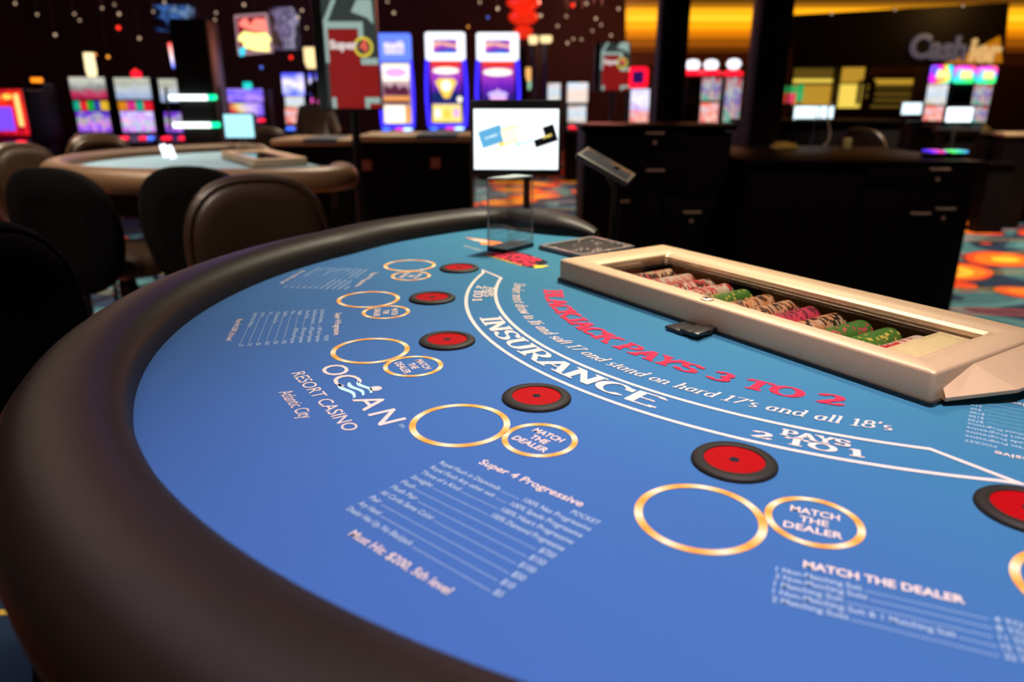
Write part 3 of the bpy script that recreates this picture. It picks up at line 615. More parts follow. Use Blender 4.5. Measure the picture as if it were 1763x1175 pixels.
# side latch wing: faceted flange at the right end
mb = MB(); W0 = HX - .002
wing = [(W0, -.098, .018), (W0, .118, .036), (W0 + .010, -.108, .010), (W0 + .046, -.035, .016), (W0 + .052, .118, .018), (W0 + .010, -.108, .006), (W0 + .046, -.035, .012), (W0 + .052, .118, .014), (W0, -.100, .006), (W0, .118, .012), (W0 + .0, -.045, .034)]
mb.add(wing, [(0, 2, 3, 10), (10, 3, 4, 1), (2, 5, 6, 3), (3, 6, 7, 4), (5, 8, 9, 7, 6), (0, 8, 5, 2), (1, 4, 7, 9), (0, 10, 1, 9, 8)])
o = obj('cover_wing', mb, CHAMP, cover); o['label'] = 'sloped metal wing at the right end of the cover'
mb = MB(); loops(mb, [lp(-HX - .003, HX + .003, HYF - .003, HYB + .003, .006, z_) for z_ in (0, .005)] + [lp(-.30, .30, -.095, .1, .004, z_) for z_ in (.005, 0)] + [lp(-HX - .003, HX + .003, HYF - .003, HYB + .003, .006, 0)], False); cut_rim = obj('base_rim', mb, DARKP, tray)
mb = MB()   # sunken well with five sides
x0, x1, y0, y1, zb, zt = -.305, .305, -.098, .102, -.034, .025
mb.box((0, 0, zb), (x1 - x0, y1 - y0, .004))
for xx in (x0, x1): mb.box((xx, 0, (zb + zt) / 2), (.004, y1 - y0, zt - zb))
for yy in (y0, y1): mb.box((0, yy, (zb + zt) / 2), (x1 - x0, .004, zt - zb))
obj('tray_well', mb, mat('dark_brown_tray', (.030, .012, .012), .35), tray)
# front latch
mb = MB(); mb.box((0, -.144, .0040), (.036, .040, .005), 0, rotM(.0, .002, -.004), .0015)
mb.box((.003, -.150, .0085), (.014, .050, .004), 0, rotM(math.radians(12), .0, .003), .0012); mb.box((.026, -.146, .0065), (.03, .036, .006), 0, rotM(0, .0, -.003), .002)
o = obj('front_latch', mb, mat('black_latch_plastic', (.02, .017, .016), .3), tray); o['label'] = 'black hasp latch on the front of the tray'

# chips: rows on edge, axis along the tray's y
def chip_mesh(name, cols):
    """disc on edge: flat moulded faces and edge spots in alternating colours"""
    me = bpy.data.meshes.new(name); n = 24; r = .0195; h = .0040; vs = []; fs = []; mi = []
    for (rr, yy) in ((r - .0006, 0), (r, .0005), (r, h - .0005), (r - .0006, h - .0001)):
        for k in range(n): a = 2 * PI * k / n; vs.append((rr * math.cos(a), yy, rr * math.sin(a)))
    for i in range(3):
        for k in range(n):
            fs.append((i * n + k, i * n + (k + 1) % n, (i + 1) * n + (k + 1) % n, (i + 1) * n + k))
            if 'green' in cols[0].name: q = k % 4; mi.append(0 if q < 3 or (k // 4) % 2 else 1)
            else: q = k % 8; mi.append(0 if q < 3 else 1 if q < 6 else len(cols) - 1)
    fs.append(tuple(range(n))); mi.append(0); fs.append(tuple(3 * n + k for k in reversed(range(n)))); mi.append(0)
    me.from_pydata(vs, [], fs)
    for c in cols: me.materials.append(c)
    me.polygons.foreach_set('material_index', mi); me.update(); return me
def cm(n, c): return mat(n, c, .45, spec=.4)
K_CREAM = cm('chip_cream', (.95, .68, .46)); K_PINK = cm('chip_pink', (.95, .32, .30)); K_RED = cm('chip_red', (.85, .02, .05)); K_WHITE = cm('chip_white', (1, .88, .76))
K_GREEN = cm('chip_green', (.09, .32, .05)); K_YEL = cm('chip_yellow', (1, .85, .18)); K_ORG = cm('chip_orange', (1, .48, .22)); K_BLK = cm('chip_black', (.02, .014, .014)); K_PUR = cm('chip_purple', (.20, .02, .06)); K_MAG = cm('chip_magenta', (.95, .10, .20))
ROWSPEC = [(-.243, (K_CREAM, K_MAG, K_BLK), 'cream poker chip with dark and red edge marks'), (-.198, (K_PINK, K_WHITE), 'pink poker chip with white edge marks'), (-.153, (K_RED, K_WHITE, K_BLK), 'dark red poker chip with white and black edge marks'), (-.112, (K_RED, K_WHITE), 'bright red poker chip with white edge marks'),
           (-.071, (K_GREEN, K_YEL), 'green poker chip with yellow edge spots, left of the orange chips'), (-.028, (K_ORG, K_BLK, K_CREAM), 'orange poker chip with broad black edge marks'), (.013, (K_CREAM, K_BLK, K_ORG), 'cream and black poker chip with orange edge marks'), (.053, (K_PUR, K_MAG), 'dark purple poker chip with magenta edge marks'),
           (.094, (K_BLK, K_ORG, K_CREAM), 'black poker chip with orange and cream edge marks'), (.135, (K_GREEN, K_MAG, K_YEL), 'green poker chip with pink and yellow spots'), (.176, (K_GREEN, K_YEL, K_WHITE), 'green poker chip with yellow spots beside the red right-hand row'), (.2165, (K_RED, K_WHITE), 'red poker chip with white stripes beside the yellow paper block')]
tc_, ts_ = math.cos(U_ANG + TR), math.sin(U_ANG + TR)
def tray_w(x, y, z): return (tray_o.x + x * tc_ - y * ts_, tray_o.y + x * ts_ + y * tc_, ZT + z)
random.seed(11)
for ri, (rx, cols, lab) in enumerate(ROWSPEC):
    me = chip_mesh('poker_chip', cols)
    back = .064 - random.uniform(-.004, .003)
    first = None
    ph = random.uniform(0, 6)
    for k in range(25):
        if k in (9 + ri % 4, 19): ph += 1.7
        if first is None: first = bpy.data.objects.new('poker_chip', me); c = first
        else: c = first.copy()
        COL.objects.link(c)
        yy = back - .0042 * (k + 1)
        c.location = tray_w(rx, yy, -.0045)
        if k in (10 + ri % 3, 19): c.location.z -= .0
        c.rotation_euler = (0, random.uniform(0, 2 * PI), 0)
        c.rotation_mode = 'XYZ'
        M3 = Matrix.Rotation(U_ANG + TR, 4, 'Z') @ Matrix.Rotation(ph + random.choice([0, 0, .8, 1.6]) + random.uniform(-.3, .3), 4, 'Y')
        c.rotation_euler = M3.to_euler()
        tag(c, lab, 'poker chip', 'chips in the tray: ' + lab)
mb = MB()
for k in range(15): mb.box((.0, random.uniform(-.0006, .0006), .001 + k * .0016), (.046, .15, .0014))
PAPER = mat('pale_yellow_paper', (1, .90, .50), .7)
tag(obj('paper_slip_block', mb, PAPER, None, tray_w(.258, -.005, .0), (0, 0, U_ANG + TR)), 'stack of pale yellow paper slips at the right end of the chip tray', 'paper')

# ------------------------------------------------------------------ clear discard holder
hp = [TW(-.6245, .306), TW(-.578, .289), TW(-.6105, .2015), TW(-.657, .2185)]     # left, front, right, back
L_, F_, R_, B_ = [Vector((p.x, p.y, 0)) for p in hp]
hc = (L_ + F_ + R_ + B_) / 4; hold = thing('discard_holder', 'tall clear acrylic discard holder with black base beyond the red sensors', 'card holder', (hc.x, hc.y, ZT))
def loc(p, z): return (p.x - hc.x, p.y - hc.y, z)
def panel(name, a, b, z0, z1, m, th=.0028):
    d = (b - a); nrm = Vector((-d.y, d.x, 0)).normalized() * th
    mb = MB(); P = [loc(a, z0), loc(b, z0), loc(b + nrm, z0), loc(a + nrm, z0), loc(a, z1), loc(b, z1), loc(b + nrm, z1), loc(a + nrm, z1)]
    mb.add(P, [(3, 2, 1, 0), (4, 5, 6, 7), (0, 1, 5, 4), (1, 2, 6, 5), (2, 3, 7, 6), (3, 0, 4, 7)]); return obj(name, mb, m, hold)
HZ = .149
for a, b in ((L_, B_), (B_, R_), (R_, F_), (F_, L_)): panel('clear_wall', a, b, .008, HZ, CLEAR)
mb = MB()
for p in (L_, R_): mb.box(loc(p + (hc - p).normalized() * .002, HZ / 2 + .004), (.0022, .0022, HZ - .006))
o = obj('edge_trim', mb, EDGE, hold)
mb = MB(); P = [loc(p + (p - hc) * .04, z) for z in (0, .009) for p in (L_, F_, R_, B_)]
mb.add(P, [(3, 2, 1, 0), (4, 5, 6, 7), (0, 1, 5, 4), (1, 2, 6, 5), (2, 3, 7, 6), (3, 0, 4, 7)]); o = obj('base', mb, DARKP, hold); o['label'] = 'black base'
mb = MB(); P = [loc(p, z) for z in (HZ, HZ + .003) for p in (L_, F_ * .55 + hc * .45, R_, B_)]
mb.add(P, [(3, 2, 1, 0), (4, 5, 6, 7), (0, 1, 5, 4), (1, 2, 6, 5), (2, 3, 7, 6), (3, 0, 4, 7)]); obj('top_lip', mb, mat('frosted_acrylic_lip', (.42, .50, .50), .3, alpha=.8), hold)

# ------------------------------------------------------------------ progressive display behind the table end
p0 = at(888.5, 238, Y=2.02); mon = thing('display_monitor', 'small black framed display showing player cards above the clear holder', 'monitor', (p0.x, 2.02, 0))
tilt = Matrix.Translation((0, 0, p0.z)) @ Matrix.Rotation(math.radians(-2.5), 4, 'Z') @ Matrix.Rotation(math.radians(-4), 4, 'X')
mb = MB(); mb.box((0, .012, 0), (.243, .024, .196), 0, tilt, .004); obj('bezel', mb, DARKP, mon)
WS = glow('white_screen', (.90, .97, 1.0), 1.35)
mb = MB(); mb.box((0, -.0008, -.0035), (.2275, .002, .157), 0, tilt, .0009); scr = obj('screen', mb, WS, mon); scr['label'] = 'bright white screen'
g = MB(); SM = [glow('screen_blue', (.14, .52, .88), .9), glow('screen_yellow', (1, .78, .16), 1.1), glow('screen_pale_blue', (.62, .86, .95), 1.15), glow('screen_black', (.004, .005, .008), .5), glow('screen_cream', (1, .96, .7), 1.25), WS]
def card(cx, cz, w, h, ang, mi, y=-.0024): g.box((0, 0, 0), (w, .0004, h), mi, tilt @ Matrix.Translation((cx, y, cz)) @ Matrix.Rotation(math.radians(ang), 4, 'Y'))
card(-.066, .004, .062, .044, -18, 0); card(-.022, .006, .060, .042, -18, 1, -.0022); card(-.012, .009, .052, .036, -18, 4, -.0026); card(.022, .006, .060, .042, -18, 2, -.002); card(.030, .012, .056, .034, -18, 5, -.0026); card(.076, .006, .062, .044, -18, 3, -.0021); card(.056, .016, .034, .036, -18, 5, -.0026)
MX = tilt @ Matrix.Translation((-.066, -.0029, .001)) @ Matrix.Rotation(math.radians(-18), 4, 'Y') @ Matrix.Rotation(PI / 2, 4, 'X')
flat_text(g, 'ocean', 0, 0, .010, MX, 0, .036, 'c', 2, .03)
MX = tilt @ Matrix.Translation((.084, -.0029, .002)) @ Matrix.Rotation(math.radians(-18), 4, 'Y') @ Matrix.Rotation(PI / 2, 4, 'X')
flat_text(g, 'ocean', 0, 0, .010, MX, 0, .026, 'c', 1, .03)
o = obj('screen_graphics', g, SM, scr); o['label'] = 'overlapping blue, yellow and black player cards'
mb = MB(); mb.tube([(.03, .02, p0.z - .09), (.03, .03, p0.z - .16), (.03, .03, .0)], .009, 12); mb.lathe([(.12, 0), (.12, .012), (.02, .02), (.012, .03)], (.03, .03, 0), 24); obj('stand_pole', mb, DARKP, mon)

# ------------------------------------------------------------------ tilted touch pad on a stand at the dealer's side
q0 = at(1050, 400, z=ZT - .02); q1 = at(1043, 286, Y=q0.y - .02)
pad = thing('touch_pad', 'dark tilted touch pad on a slim post left of the chip tray', 'touch pad', (q0.x, q0.y, 0))
ca = at(991, 263, Y=q0.y - .02); cb = at(1015, 254, Y=q0.y + .09); cc = at(1098, 297, Y=q0.y + .045); cd = at(1080, 314, Y=q0.y - .055)
ex = (cd - ca); ey = (cb - ca); ey = (ey - ex * ey.dot(ex) / ex.dot(ex)); ez = ex.cross(ey).normalized()
lo = Vector((q0.x, q0.y, 0)); cen = (ca + cb + cc + cd) / 4 - lo
RM = Matrix.Translation(cen) @ Matrix((ex.normalized(), ey.normalized(), ez)).transposed().to_4x4()
mb = MB(); mb.box((0, 0, -.008), (ex.length, ey.length, .014), 0, RM, .004); obj('housing', mb, mat('grey_plastic_housing', (.075, .065, .06), .38), pad)
mb = MB(); mb.box((0, 0, 0), (ex.length * .86, ey.length * .78, .0016), 0, RM, .0006); obj('pad_screen', mb, mat('dark_pad_glass', (.03, .033, .04), .25, spec=.6), pad)
mb = MB(); mb.tube([cen + Vector((.01, 0, -.015)), (.012, 0, cen.z - .06), (.004, 0, .6), (.004, 0, .0)], [.022, .012, .011, .011], 12); mb.lathe([(.13, 0), (.13, .01), (.02, .02), (.011, .03)], (.004, 0, 0), 24); obj('post', mb, DARKP, pad)

# ------------------------------------------------------------------ other blackjack tables in the pit
def bare_table(dx, dy, label, rz=0):
    r = copy_tree_plain(table); r.location = (T_LOC.x + dx, T_LOC.y + dy, 0); r.rotation_euler = (0, 0, U_ANG + rz); r['label'] = label; return r
def copy_tree_plain(o):
    c = o.copy(); COL.objects.link(c)
    for ch in list(o.children):
        if ch.name.startswith(('bet_sensor', 'card_reader')): continue
        d = ch.copy(); COL.objects.link(d); d.parent = c
    return c
LBF = mat('pale_teal_felt', (.24, .44, .60), .9, sheen=.3); TANR = mat('brown_leather_armrest', (.12, .065, .032), .42, bump=.2, bscale=300)
def recolor(t, fm, am):
    for ch in t.children:
        if ch.name.startswith('felt'): ch.data = ch.data.copy(); ch.data.materials[0] = fm; ch['label'] = 'pale felt playing surface'
        if ch.name.startswith('armrest'): ch.data = ch.data.copy(); ch.data.materials[0] = am; ch['label'] = 'padded brown leather armrest'
t2 = bare_table(-1.62, 2.70, 'second blackjack table with pale teal felt and brown armrest behind the chairs'); recolor(t2, LBF, TANR)
t2['group'] = 'other blackjack tables'
def spare_tray(dx, dy, label):
    r = thing('chip_tray', label, 'chip tray', (tray_o.x + dx, tray_o.y + dy, ZT), U_ANG + TR)
    for ch in tray.children:
        if ch.name.startswith(('tray_cover', 'base_rim', 'tray_well')):
            d = ch.copy(); COL.objects.link(d); d.parent = r
            for g_ in ch.children:
                if g_.name.startswith('window_pane'): e = g_.copy(); COL.objects.link(e); e.parent = d
    return r
spare_tray(-1.62, 2.70, 'champagne chip tray cover on the second table behind the chairs')

# ------------------------------------------------------------------ stools
def superell(w, h, n=40, p=2.6):
    out = []
    for k in range(n):
        a = 2 * PI * k / n; c, s = math.cos(a), math.sin(a)
        out.append((w * math.copysign(abs(c) ** (2 / p), c), h * math.copysign(abs(s) ** (2 / p), s)))
    return out
def build_stool(label, back_m, pad_m, seat_m):
    t = thing('casino_stool', label, 'chair', (0, 0, 0))
    # local: faces -y (seat towards -y of backrest); backrest at y=+.2
    def shell(w, h, cz, y, prof, m, name, bend=.35):
        mb = MB(); base = superell(1, 1); rs = []
        for s, o in prof:
            ring_ = []
            for (a, b) in base:
                x = a * w * s; z = b * h * s
                x *= 1 - .10 * (-b) * (b < 0) ; yy = y + o - bend * x * x * 1.6 + .10 * z
                ring_.append((x, yy, cz + z))
            rs.append(ring_)
        loops(mb, rs); n = len(base)
        mb.add(rs[0], [tuple(range(n))], 0, None, True); mb.add(rs[-1], [tuple(reversed(range(n)))], 0, None, True)
        return obj(name, mb, m, t)
    shell(.225, .235, .775, .22, [(.60, .052), (.9, .050), (.985, .038), (1.0, .020), (.985, .0), (.93, -.010), (.9, -.006)], back_m, 'backrest')
    shell(.225, .235, .775, .22, [(.90, -.004), (.885, -.014), (.84, -.024), (.7, -.032), (.4, -.036), (.15, -.037)], pad_m, 'back_pad')
    mb = MB(); ring_ = []
    for s, z in ((.3, .585), (.9, .585), (.99, .60), (1, .625), (.97, .652), (.88, .668), (.6, .676), (.2, .679)):
        ring_.append([(a * .235 * s, -.03 + b * .225 * s, z) for a, b in superell(1, 1)])
    loops(mb, ring_); mb.add(ring_[-1], [tuple(range(40))], 0, None, True); mb.add(ring_[0], [tuple(reversed(range(40)))], 0, None, True)
    obj('seat', mb, seat_m, t)
    mb = MB()
    mb.tube([(0, .05, .60), (0, .17, .585), (0, .225, .62), (0, .245, .72)], .02, 8); obj('back_bracket', mb, STEEL, t)
    for sx in (-1, 1):
        for sy in (-1, 1):
            mb = MB(); mb.tube([(sx * .13, sy * .13 - .03, .59), (sx * .20, sy * .20 - .03, 0)], [.018, .014], 8); obj('leg', mb, DARKM, t)
    mb = MB(); mb.tube([(.178 * c, .178 * s - .03, .2) for c, s in ((1, 1), (-1, 1), (-1, -1), (1, -1), (1, 1))], .009, 8); obj('footrest', mb, STEEL, t)
    return t
def place(t, x, y, rz, label=None):
    t.location = (x, y, 0); t.rotation_euler = (0, 0, rz)
    if label: t['label'] = label
def face(x, y, tx, ty): return math.atan2(ty - y, tx - x) + PI / 2
blk = build_stool('black stool', BLACK, BLACK, BROWNL); tag(blk, group='stools around the tables')
brn = build_stool('brown stool', BROWNL, BROWNL, TANL); tag(brn, group='stools around the tables')
tan = build_stool('tan stool', TANL, TANL, TANL); tag(tan, group='stools around the tables')
c2 = (T_LOC.x - 1.62 - .3, T_LOC.y + 2.70 - .2)
def put(src, px, py_top, Y, face_to, label, first=False):
    t = src if first else copy_tree(src)
    p = at(px, py_top, Y=Y); rz = face(p.x, Y, *face_to)
    place(t, p.x + .22 * math.sin(rz), Y - .22 * math.cos(rz), rz, label); return t
put(blk, 90, 280, 2.62, c2, 'black stool with oval backrest seen from behind, left of the second table', True)
put(blk, 330, 280, 2.66, (c2[0] + .35, c2[1] + .3), 'black stool seen from behind between the far left stool and the brown leather stool')
put(brn, 436, 302, 2.3, (-.05, .9), 'glossy dark brown leather stool facing the near table across its padded edge', True)
put(blk, -35, 390, 1.40, (0.5, 1.3), 'large black stool cut off by the left edge of the photo beside the near table')
put(tan, 172, 250, 4.95, c2, 'tan leather stool on the far side of the second table', True)
put(tan, 36, 256, 4.0, c2, 'tan leather stool at the left edge behind the black stool')
put(tan, 452, 222, 6.1, (-1.9, 5.0), 'tan leather stool beside the bright cyan monitor')
put(tan, 1487, 222, 5.95, (5.4, 7.6), 'gold brown stool behind the pit counter near the cashier windows')
# ------------------------------------------------------------------ pit counters
def handle(mb, x, y, z, w, mi=0):
    mb.tube([(x - w / 2, y, z), (x - w / 2, y - .022, z), (x + w / 2, y - .022, z), (x + w / 2, y, z)], .006, 8, mi)
def counter(name, label, x0, x1, y0, y1, ztop, doors, locs):
    t = thing(name, label, 'cabinet', ((x0 + x1) / 2, (y0 + y1) / 2, 0)); cx, cy = t.location.x, t.location.y
    mb = MB(); mb.box((0, 0, (ztop - .04) / 2), (x1 - x0 - .04, y1 - y0 - .04, ztop - .04), 0, None, .004); obj('body', mb, DARKM, t)
    mb = MB(); mb.box((0, 0, ztop - .015), (x1 - x0, y1 - y0, .03), 0, None, .004); o = obj('countertop', mb, DARKW, t); o['label'] = 'glossy black countertop'
    for (a, b, c, d, hx_, hz_, hw, lk, kind) in doors:
        mb = MB(); mb.box(((a + b) / 2 - cx, y0 + .012 - cy, (c + d) / 2), (b - a - .006, .018, d - c - .006), 0, None, .002); dr = obj(kind, mb, DARKM, t)
        mb = MB(); handle(mb, hx_ - cx, y0 + .002 - cy, hz_, hw); o = obj('handle', mb, CHROME, dr); o['label'] = 'nickel bar handle'
        if lk: mb = MB(); mb.lathe([(.012, 0), (.012, .006), (0, .006)], (0, 0, 0), 16, 0, Matrix.Translation((hx_ - cx + .002, y0 + .003 - cy, hz_ - .055)) @ Matrix.Rotation(PI / 2, 4, 'X')); obj('lock', mb, CHROME, dr)
    return t
YR = 4.24
xr0, xr1 = at(1283, 300, Y=YR).x, at(1692, 300, Y=YR).x; zr = at(1480, 278, Y=YR).z
def hw_(px, py, Y): p = at(px, py, Y=Y); return p.x, p.z
a1 = hw_(1617, 291, YR); a2 = hw_(1590, 367, YR); a3 = hw_(1626, 362, YR); xm = (a2[0] + a3[0]) / 2
counter('pit_counter', 'low black pit counter with nickel handles behind the chip tray', xr0, xr1, YR, YR + 1.35, zr,
        [(xm - .42, xr1 - .03, a1[1] - .10, zr - .032, a1[0], a1[1], .10, True, 'drawer'), (xm - .42, xm, .08, a1[1] - .105, a2[0] - .02, a2[1], .10, False, 'door'), (xm, xr1 - .03, .08, a1[1] - .105, a3[0] + .0, a3[1] + .01, .10, True, 'door')], None)
YL = 4.45
xl0, xl1 = at(1000, 300, Y=YL).x, at(1262, 300, Y=YL).x; zl = at(1150, 216, Y=YL).z
b1 = hw_(1128, 229, YL); b2 = hw_(1128, 293, YL); b3 = hw_(1191, 365, YL); b4 = hw_(1074, 346, YL)
counter('pit_counter', 'tall black pit counter with stacked drawers behind the tilted touch pad', xl0, xl1, YL, YL + .55, zl,
        [(b1[0] - .25, b1[0] + .2, b1[1] - .1, zl - .045, b1[0], b1[1], .10, True, 'drawer'), (b1[0] - .25, b1[0] + .2, b2[1] - .12, b1[1] - .105, b2[0], b2[1], .10, False, 'drawer'),
         (b3[0] - .17, min(b3[0] + .25, xl1 - .03), .08, b3[1] + .08, b3[0], b3[1], .10, True, 'door'), (b4[0] - .2, b3[0] - .18, .08, b4[1] + .06, b4[0], b4[1], .06, False, 'door')], None)
# far counter carrying the pale blue screens
xm0, xm1, zm = at(1287, 207, Y=6.55).x, at(1560, 207, Y=6.55).x, at(1400, 207, Y=6.55).z
counter('pit_counter', 'far black counter under the two pale blue screens', xm0, xm1, 6.55, 7.1, zm, [(xm0 + .3, xm0 + .9, .1, .8, xm0 + .6, .72, .1, False, 'door')], None)
# far right dark counter
xf0 = at(1690, 300, Y=7.5).x
counter('pit_counter', 'dark counter at the right edge beyond the patterned carpet', xf0, xf0 + 2.6, 7.5, 8.1, at(1740, 232, Y=7.5).z, [(xf0 + .1, xf0 + .6, .1, .8, xf0 + .25, .72, .12, False, 'door')], None)
xf1 = at(1100, 230, Y=8.2).x
# things on the counters
def on(px, Y, z): p = at(px, 250, Y=Y); return p.x
CT = zr
x_ = at(1349, 256, Y=5.3).x
mb = MB(); mb.box((0, 0, .012), (.17, .10, .024), 0, None, .008); mb.box((-.01, .01, .034), (.09, .07, .022), 0, rotM(.4), .008); mb.box((.05, -.01, .03), (.06, .05, .014), 0, rotM(-.3), .006)
tag(obj('paper_pad', mb, mat('golden_yellow_paper', (.80, .50, .12), .6), None, (x_, 5.3, CT)), 'small heap of golden yellow paper pads on the pit counter', 'paper')
x_ = at(1457, 257, Y=5.3).x
tag(obj('yellow_box', MB().box((0, 0, .035), (.05, .035, .07), 0, None, .003), mat('yellow_card', (.7, .58, .22), .6), None, (x_, 5.3, CT)), 'tiny upright yellow box on the pit counter', 'box')
# wire stand
p = at(1412, 262, Y=5.25); st = thing('wire_stand', 'thin chrome wire stand on the pit counter in front of the blue screens', 'stand', (p.x, 5.25, CT))
mb = MB(); mb.tube([(-.07, 0, 0), (-.055, .02, .12), (-.045, .03, .24)], .0035, 6); mb.tube([(.01, -.02, 0), (-.02, .0, .16), (-.03, .03, .29)], .0035, 6); obj('front_wires', mb, STEEL, st)
mb = MB(); mb.tube([(.01, -.02, .02), (.05, 0, .06), (.055, .01, .12), (.03, .02, .2), (.02, .02, .26), (.05, .03, .31)], .006, 8); obj('support_arm', mb, CHROME, st)
mb = MB(); mb.tube([(-.06, .06, .0), (.06, .06, .0)], .003, 6); mb.tube([(.07, 0, 0), (.05, .03, .13)], .0035, 6); obj('rear_wires', mb, STEEL, st)

# ------------------------------------------------------------------ monitors in the background
CY = glow('cyan_screen', (.42, .86, .98), 1.3); WB = glow('pale_screen', (.75, .92, 1.0), 1.6)
def far_monitor(x0, x1, y0, y1, Y, m, label, stand=.0):
    a, b = at(x0, y0, Y=Y), at(x1, y1, Y=Y); w, h = b.x - a.x, a.z - b.z
    t = thing('monitor', label, 'monitor', ((a.x + b.x) / 2, Y, stand))
    zc = (a.z + b.z) / 2 - stand
    mb = MB(); mb.box((0, .02, zc), (w + .02, .03, h + .02), 0, None, .004); obj('bezel', mb, DARKP, t)
    mb = MB(); mb.box((0, .003, zc), (w, .004, h)); o = obj('screen', mb, m, t); o['label'] = 'lit screen'
    mb = MB(); mb.tube([(0, .03, zc), (0, .035, .0)], .012, 8); mb.box((0, .03, .005), (.16, .12, .01)); obj('foot', mb, DARKP, t)
    return t
far_monitor(1369, 1401, 183, 208, 6.75, WB, 'left of two small pale blue screens behind the wire stand', zm)
far_monitor(1405, 1433, 183, 208, 6.75, WB, 'right of two small pale blue screens behind the wire stand', zm)
far_monitor(1555, 1585, 177, 197, 8.0, WB, 'small pale screen right of the cashier slats', .0)
far_monitor(1632, 1672, 185, 210, 5.6, glow('white_blue_screen', (.8, .93, 1), 2.0), 'bright white screen in front of the right slot machines', .0)
far_monitor(384, 438, 197, 237, 5.0, CY, 'bright cyan monitor above the second table', .0)

# ------------------------------------------------------------------ banner displays
def banner(x0, x1, ytop_z, ybot, Y, label, k=1.):
    a = at(x0, ybot, Y=Y); b = at(x1, ybot, Y=Y); w = b.x - a.x; h = ytop_z - a.z
    t = thing('banner_display', label, 'display sign', ((a.x + b.x) / 2, Y, 0)); zb = a.z
    mb = MB(); mb.box((0, .03, zb + h / 2), (w, .05, h), 0, None, .006); obj('housing', mb, DARKP, t)
    def g_(v): return v
    GM = [mat('banner_dark_green', (.02, .02, .02), .5, em=(.030, .040, .038), es=1), mat('banner_pale_teal', (.02, .02, .02), .5, em=(.30, .42, .38), es=1), mat('banner_red', (.02, .02, .02), .5, em=(.23, .008, .008), es=1), mat('banner_white', (.02, .02, .02), .5, em=(.72, .62, .60), es=1), mat('banner_yellow', (.02, .02, .02), .5, em=(.75, .6, .05), es=1), mat('banner_scarlet', (.02, .02, .02), .5, em=(.8, .12, .08), es=1)]
    def quad(pts, mi, dy): sm.add([((u - .5) * w, -dy, zb + v * h) for u, v in pts], [tuple(range(len(pts)))], mi)
    sm = MB(); quad([(.16, .02), (1, .02), (1, .98), (.16, .98)], 0, 0); s_ = obj('screen', sm, GM, t)
    sm = MB()
    q = lambda r: r * k
    quad([(.22, q(.02)), (1, q(.02)), (1, q(.43)), (.72, q(.43)), (.72, q(.74)), (.22, q(.74))], 2, .002)
    for P in ([(.18, q(.44)), (.235, q(.44)), (.235, q(.80)), (.18, q(.80))], [(.18, q(.745)), (.79, q(.745)), (.79, q(.805)), (.18, q(.805))], [(.17, q(.80)), (.24, q(.80)), (.40, q(1.0)), (.33, q(1.0))], [(.71, q(.66)), (.79, q(.66)), (.79, q(.745)), (.71, q(.745))],
              [(.73, q(.42)), (1, q(.42)), (1, q(.48)), (.73, q(.48))], [(.23, q(.02)), (.30, q(.02)), (.30, q(.12)), (.23, q(.12))], [(.76, q(.02)), (.83, q(.02)), (.83, q(.12)), (.76, q(.12))], [(.76, q(.065)), (1, q(.065)), (1, q(.12)), (.76, q(.12))], [(.62, q(.89)), (.86, q(.84)), (.96, q(.78)), (.94, q(1.0)), (.72, q(1.0))]):
        quad(P, 1, .004)
    quad([(.22, q(1.02)), (.98, q(1.02)), (.98, q(1.2)), (.22, q(1.2))], 2, .002) if k < 1 else None
    MX = Matrix.Translation((0, -.006, zb)) @ Matrix.Rotation(PI / 2, 4, 'X')
    n = 24; sm.add([((.78 - .5) * w + .15 * w * math.cos(2 * PI * i / n), -.005, zb + q(.58) * h + .15 * w * math.sin(2 * PI * i / n)) for i in range(n)], [tuple(range(n))], 4)
    sm.add([((.78 - .5) * w + .11 * w * math.cos(2 * PI * i / n), -.0055, zb + q(.58) * h + .11 * w * math.sin(2 * PI * i / n)) for i in range(n)], [tuple(range(n))], 0)
    flat_text(sm, 'Super', -.25 * w, q(.565) * h, .125 * w, MX, 0, .44 * w, 'l', 3, .06); flat_text(sm, '4', .22 * w, q(.54) * h, .18 * w, MX, .001, .13 * w, 'l', 5, .05)
    o = obj('screen_graphics', sm, GM, s_); o['label'] = 'Super 4 artwork in red and pale green'
    mb = MB(); mb.tube([(.02, .03, zb), (.02, .03, 0)], .025, 12); mb.lathe([(.22, 0), (.22, .02), (.03, .035)], (.02, .03, 0), 24); obj('pole', mb, DARKP, t)
    return t
banner(549, 656, 2.06, 190, 4.6, 'tall Super 4 banner display on a pole in front of the slot machines', .68)
banner(1022, 1082, at(1050, 73, Y=9.2).z, 157, 9.2, 'distant Super 4 banner display left of the red framed slot machine', 1.)

# ------------------------------------------------------------------ slot machines
def C(h):
    return tuple((int(h[i:i + 2], 16) / 255) ** 2.2 for i in (0, 2, 4))
def stops(*hs, p=None):
    n = len(hs); return [((i / (n - 1)) if p is None else p[i], C(h)) for i, h in enumerate(hs)]
LBLUE = glow('blue_edge_light', C('3a2cff'), 2.0); LVIO = glow('violet_edge_light', C('6a30e8'), 1.4); LRED = glow('red_light', C('ff1830'), 1.6); LBUL = glow('button_blue', C('3c6cff'), 2.6); LBUR = glow('button_red', C('ff2038'), 2.2)
LWHT = glow('white_light', C('f4f6ff'), 1.6); LMAG = glow('magenta_light', C('e63aa0'), 1.6); LTEAL = glow('teal_light', C('20c8c0'), 1.4); LCYW = glow('white_blue_button', C('a8d0ff'), 3.0); LORG = glow('orange_light', C('ff8a20'), 1.8)
S_GEM = screen('gem_game', stops('ffd870', 'ff9a50', 'f0c040', '30208a', '6a20c0', 'b038c0', 'ff5040', 'd82830'), 1.4, 5, .35)
S_PUR = screen('purple_game', stops('f0b860', 'd070c0', '6a30d0', 'e8d0f0', '8a20c8', 'b02890', 'd03040'), 1.4, 4, .4)
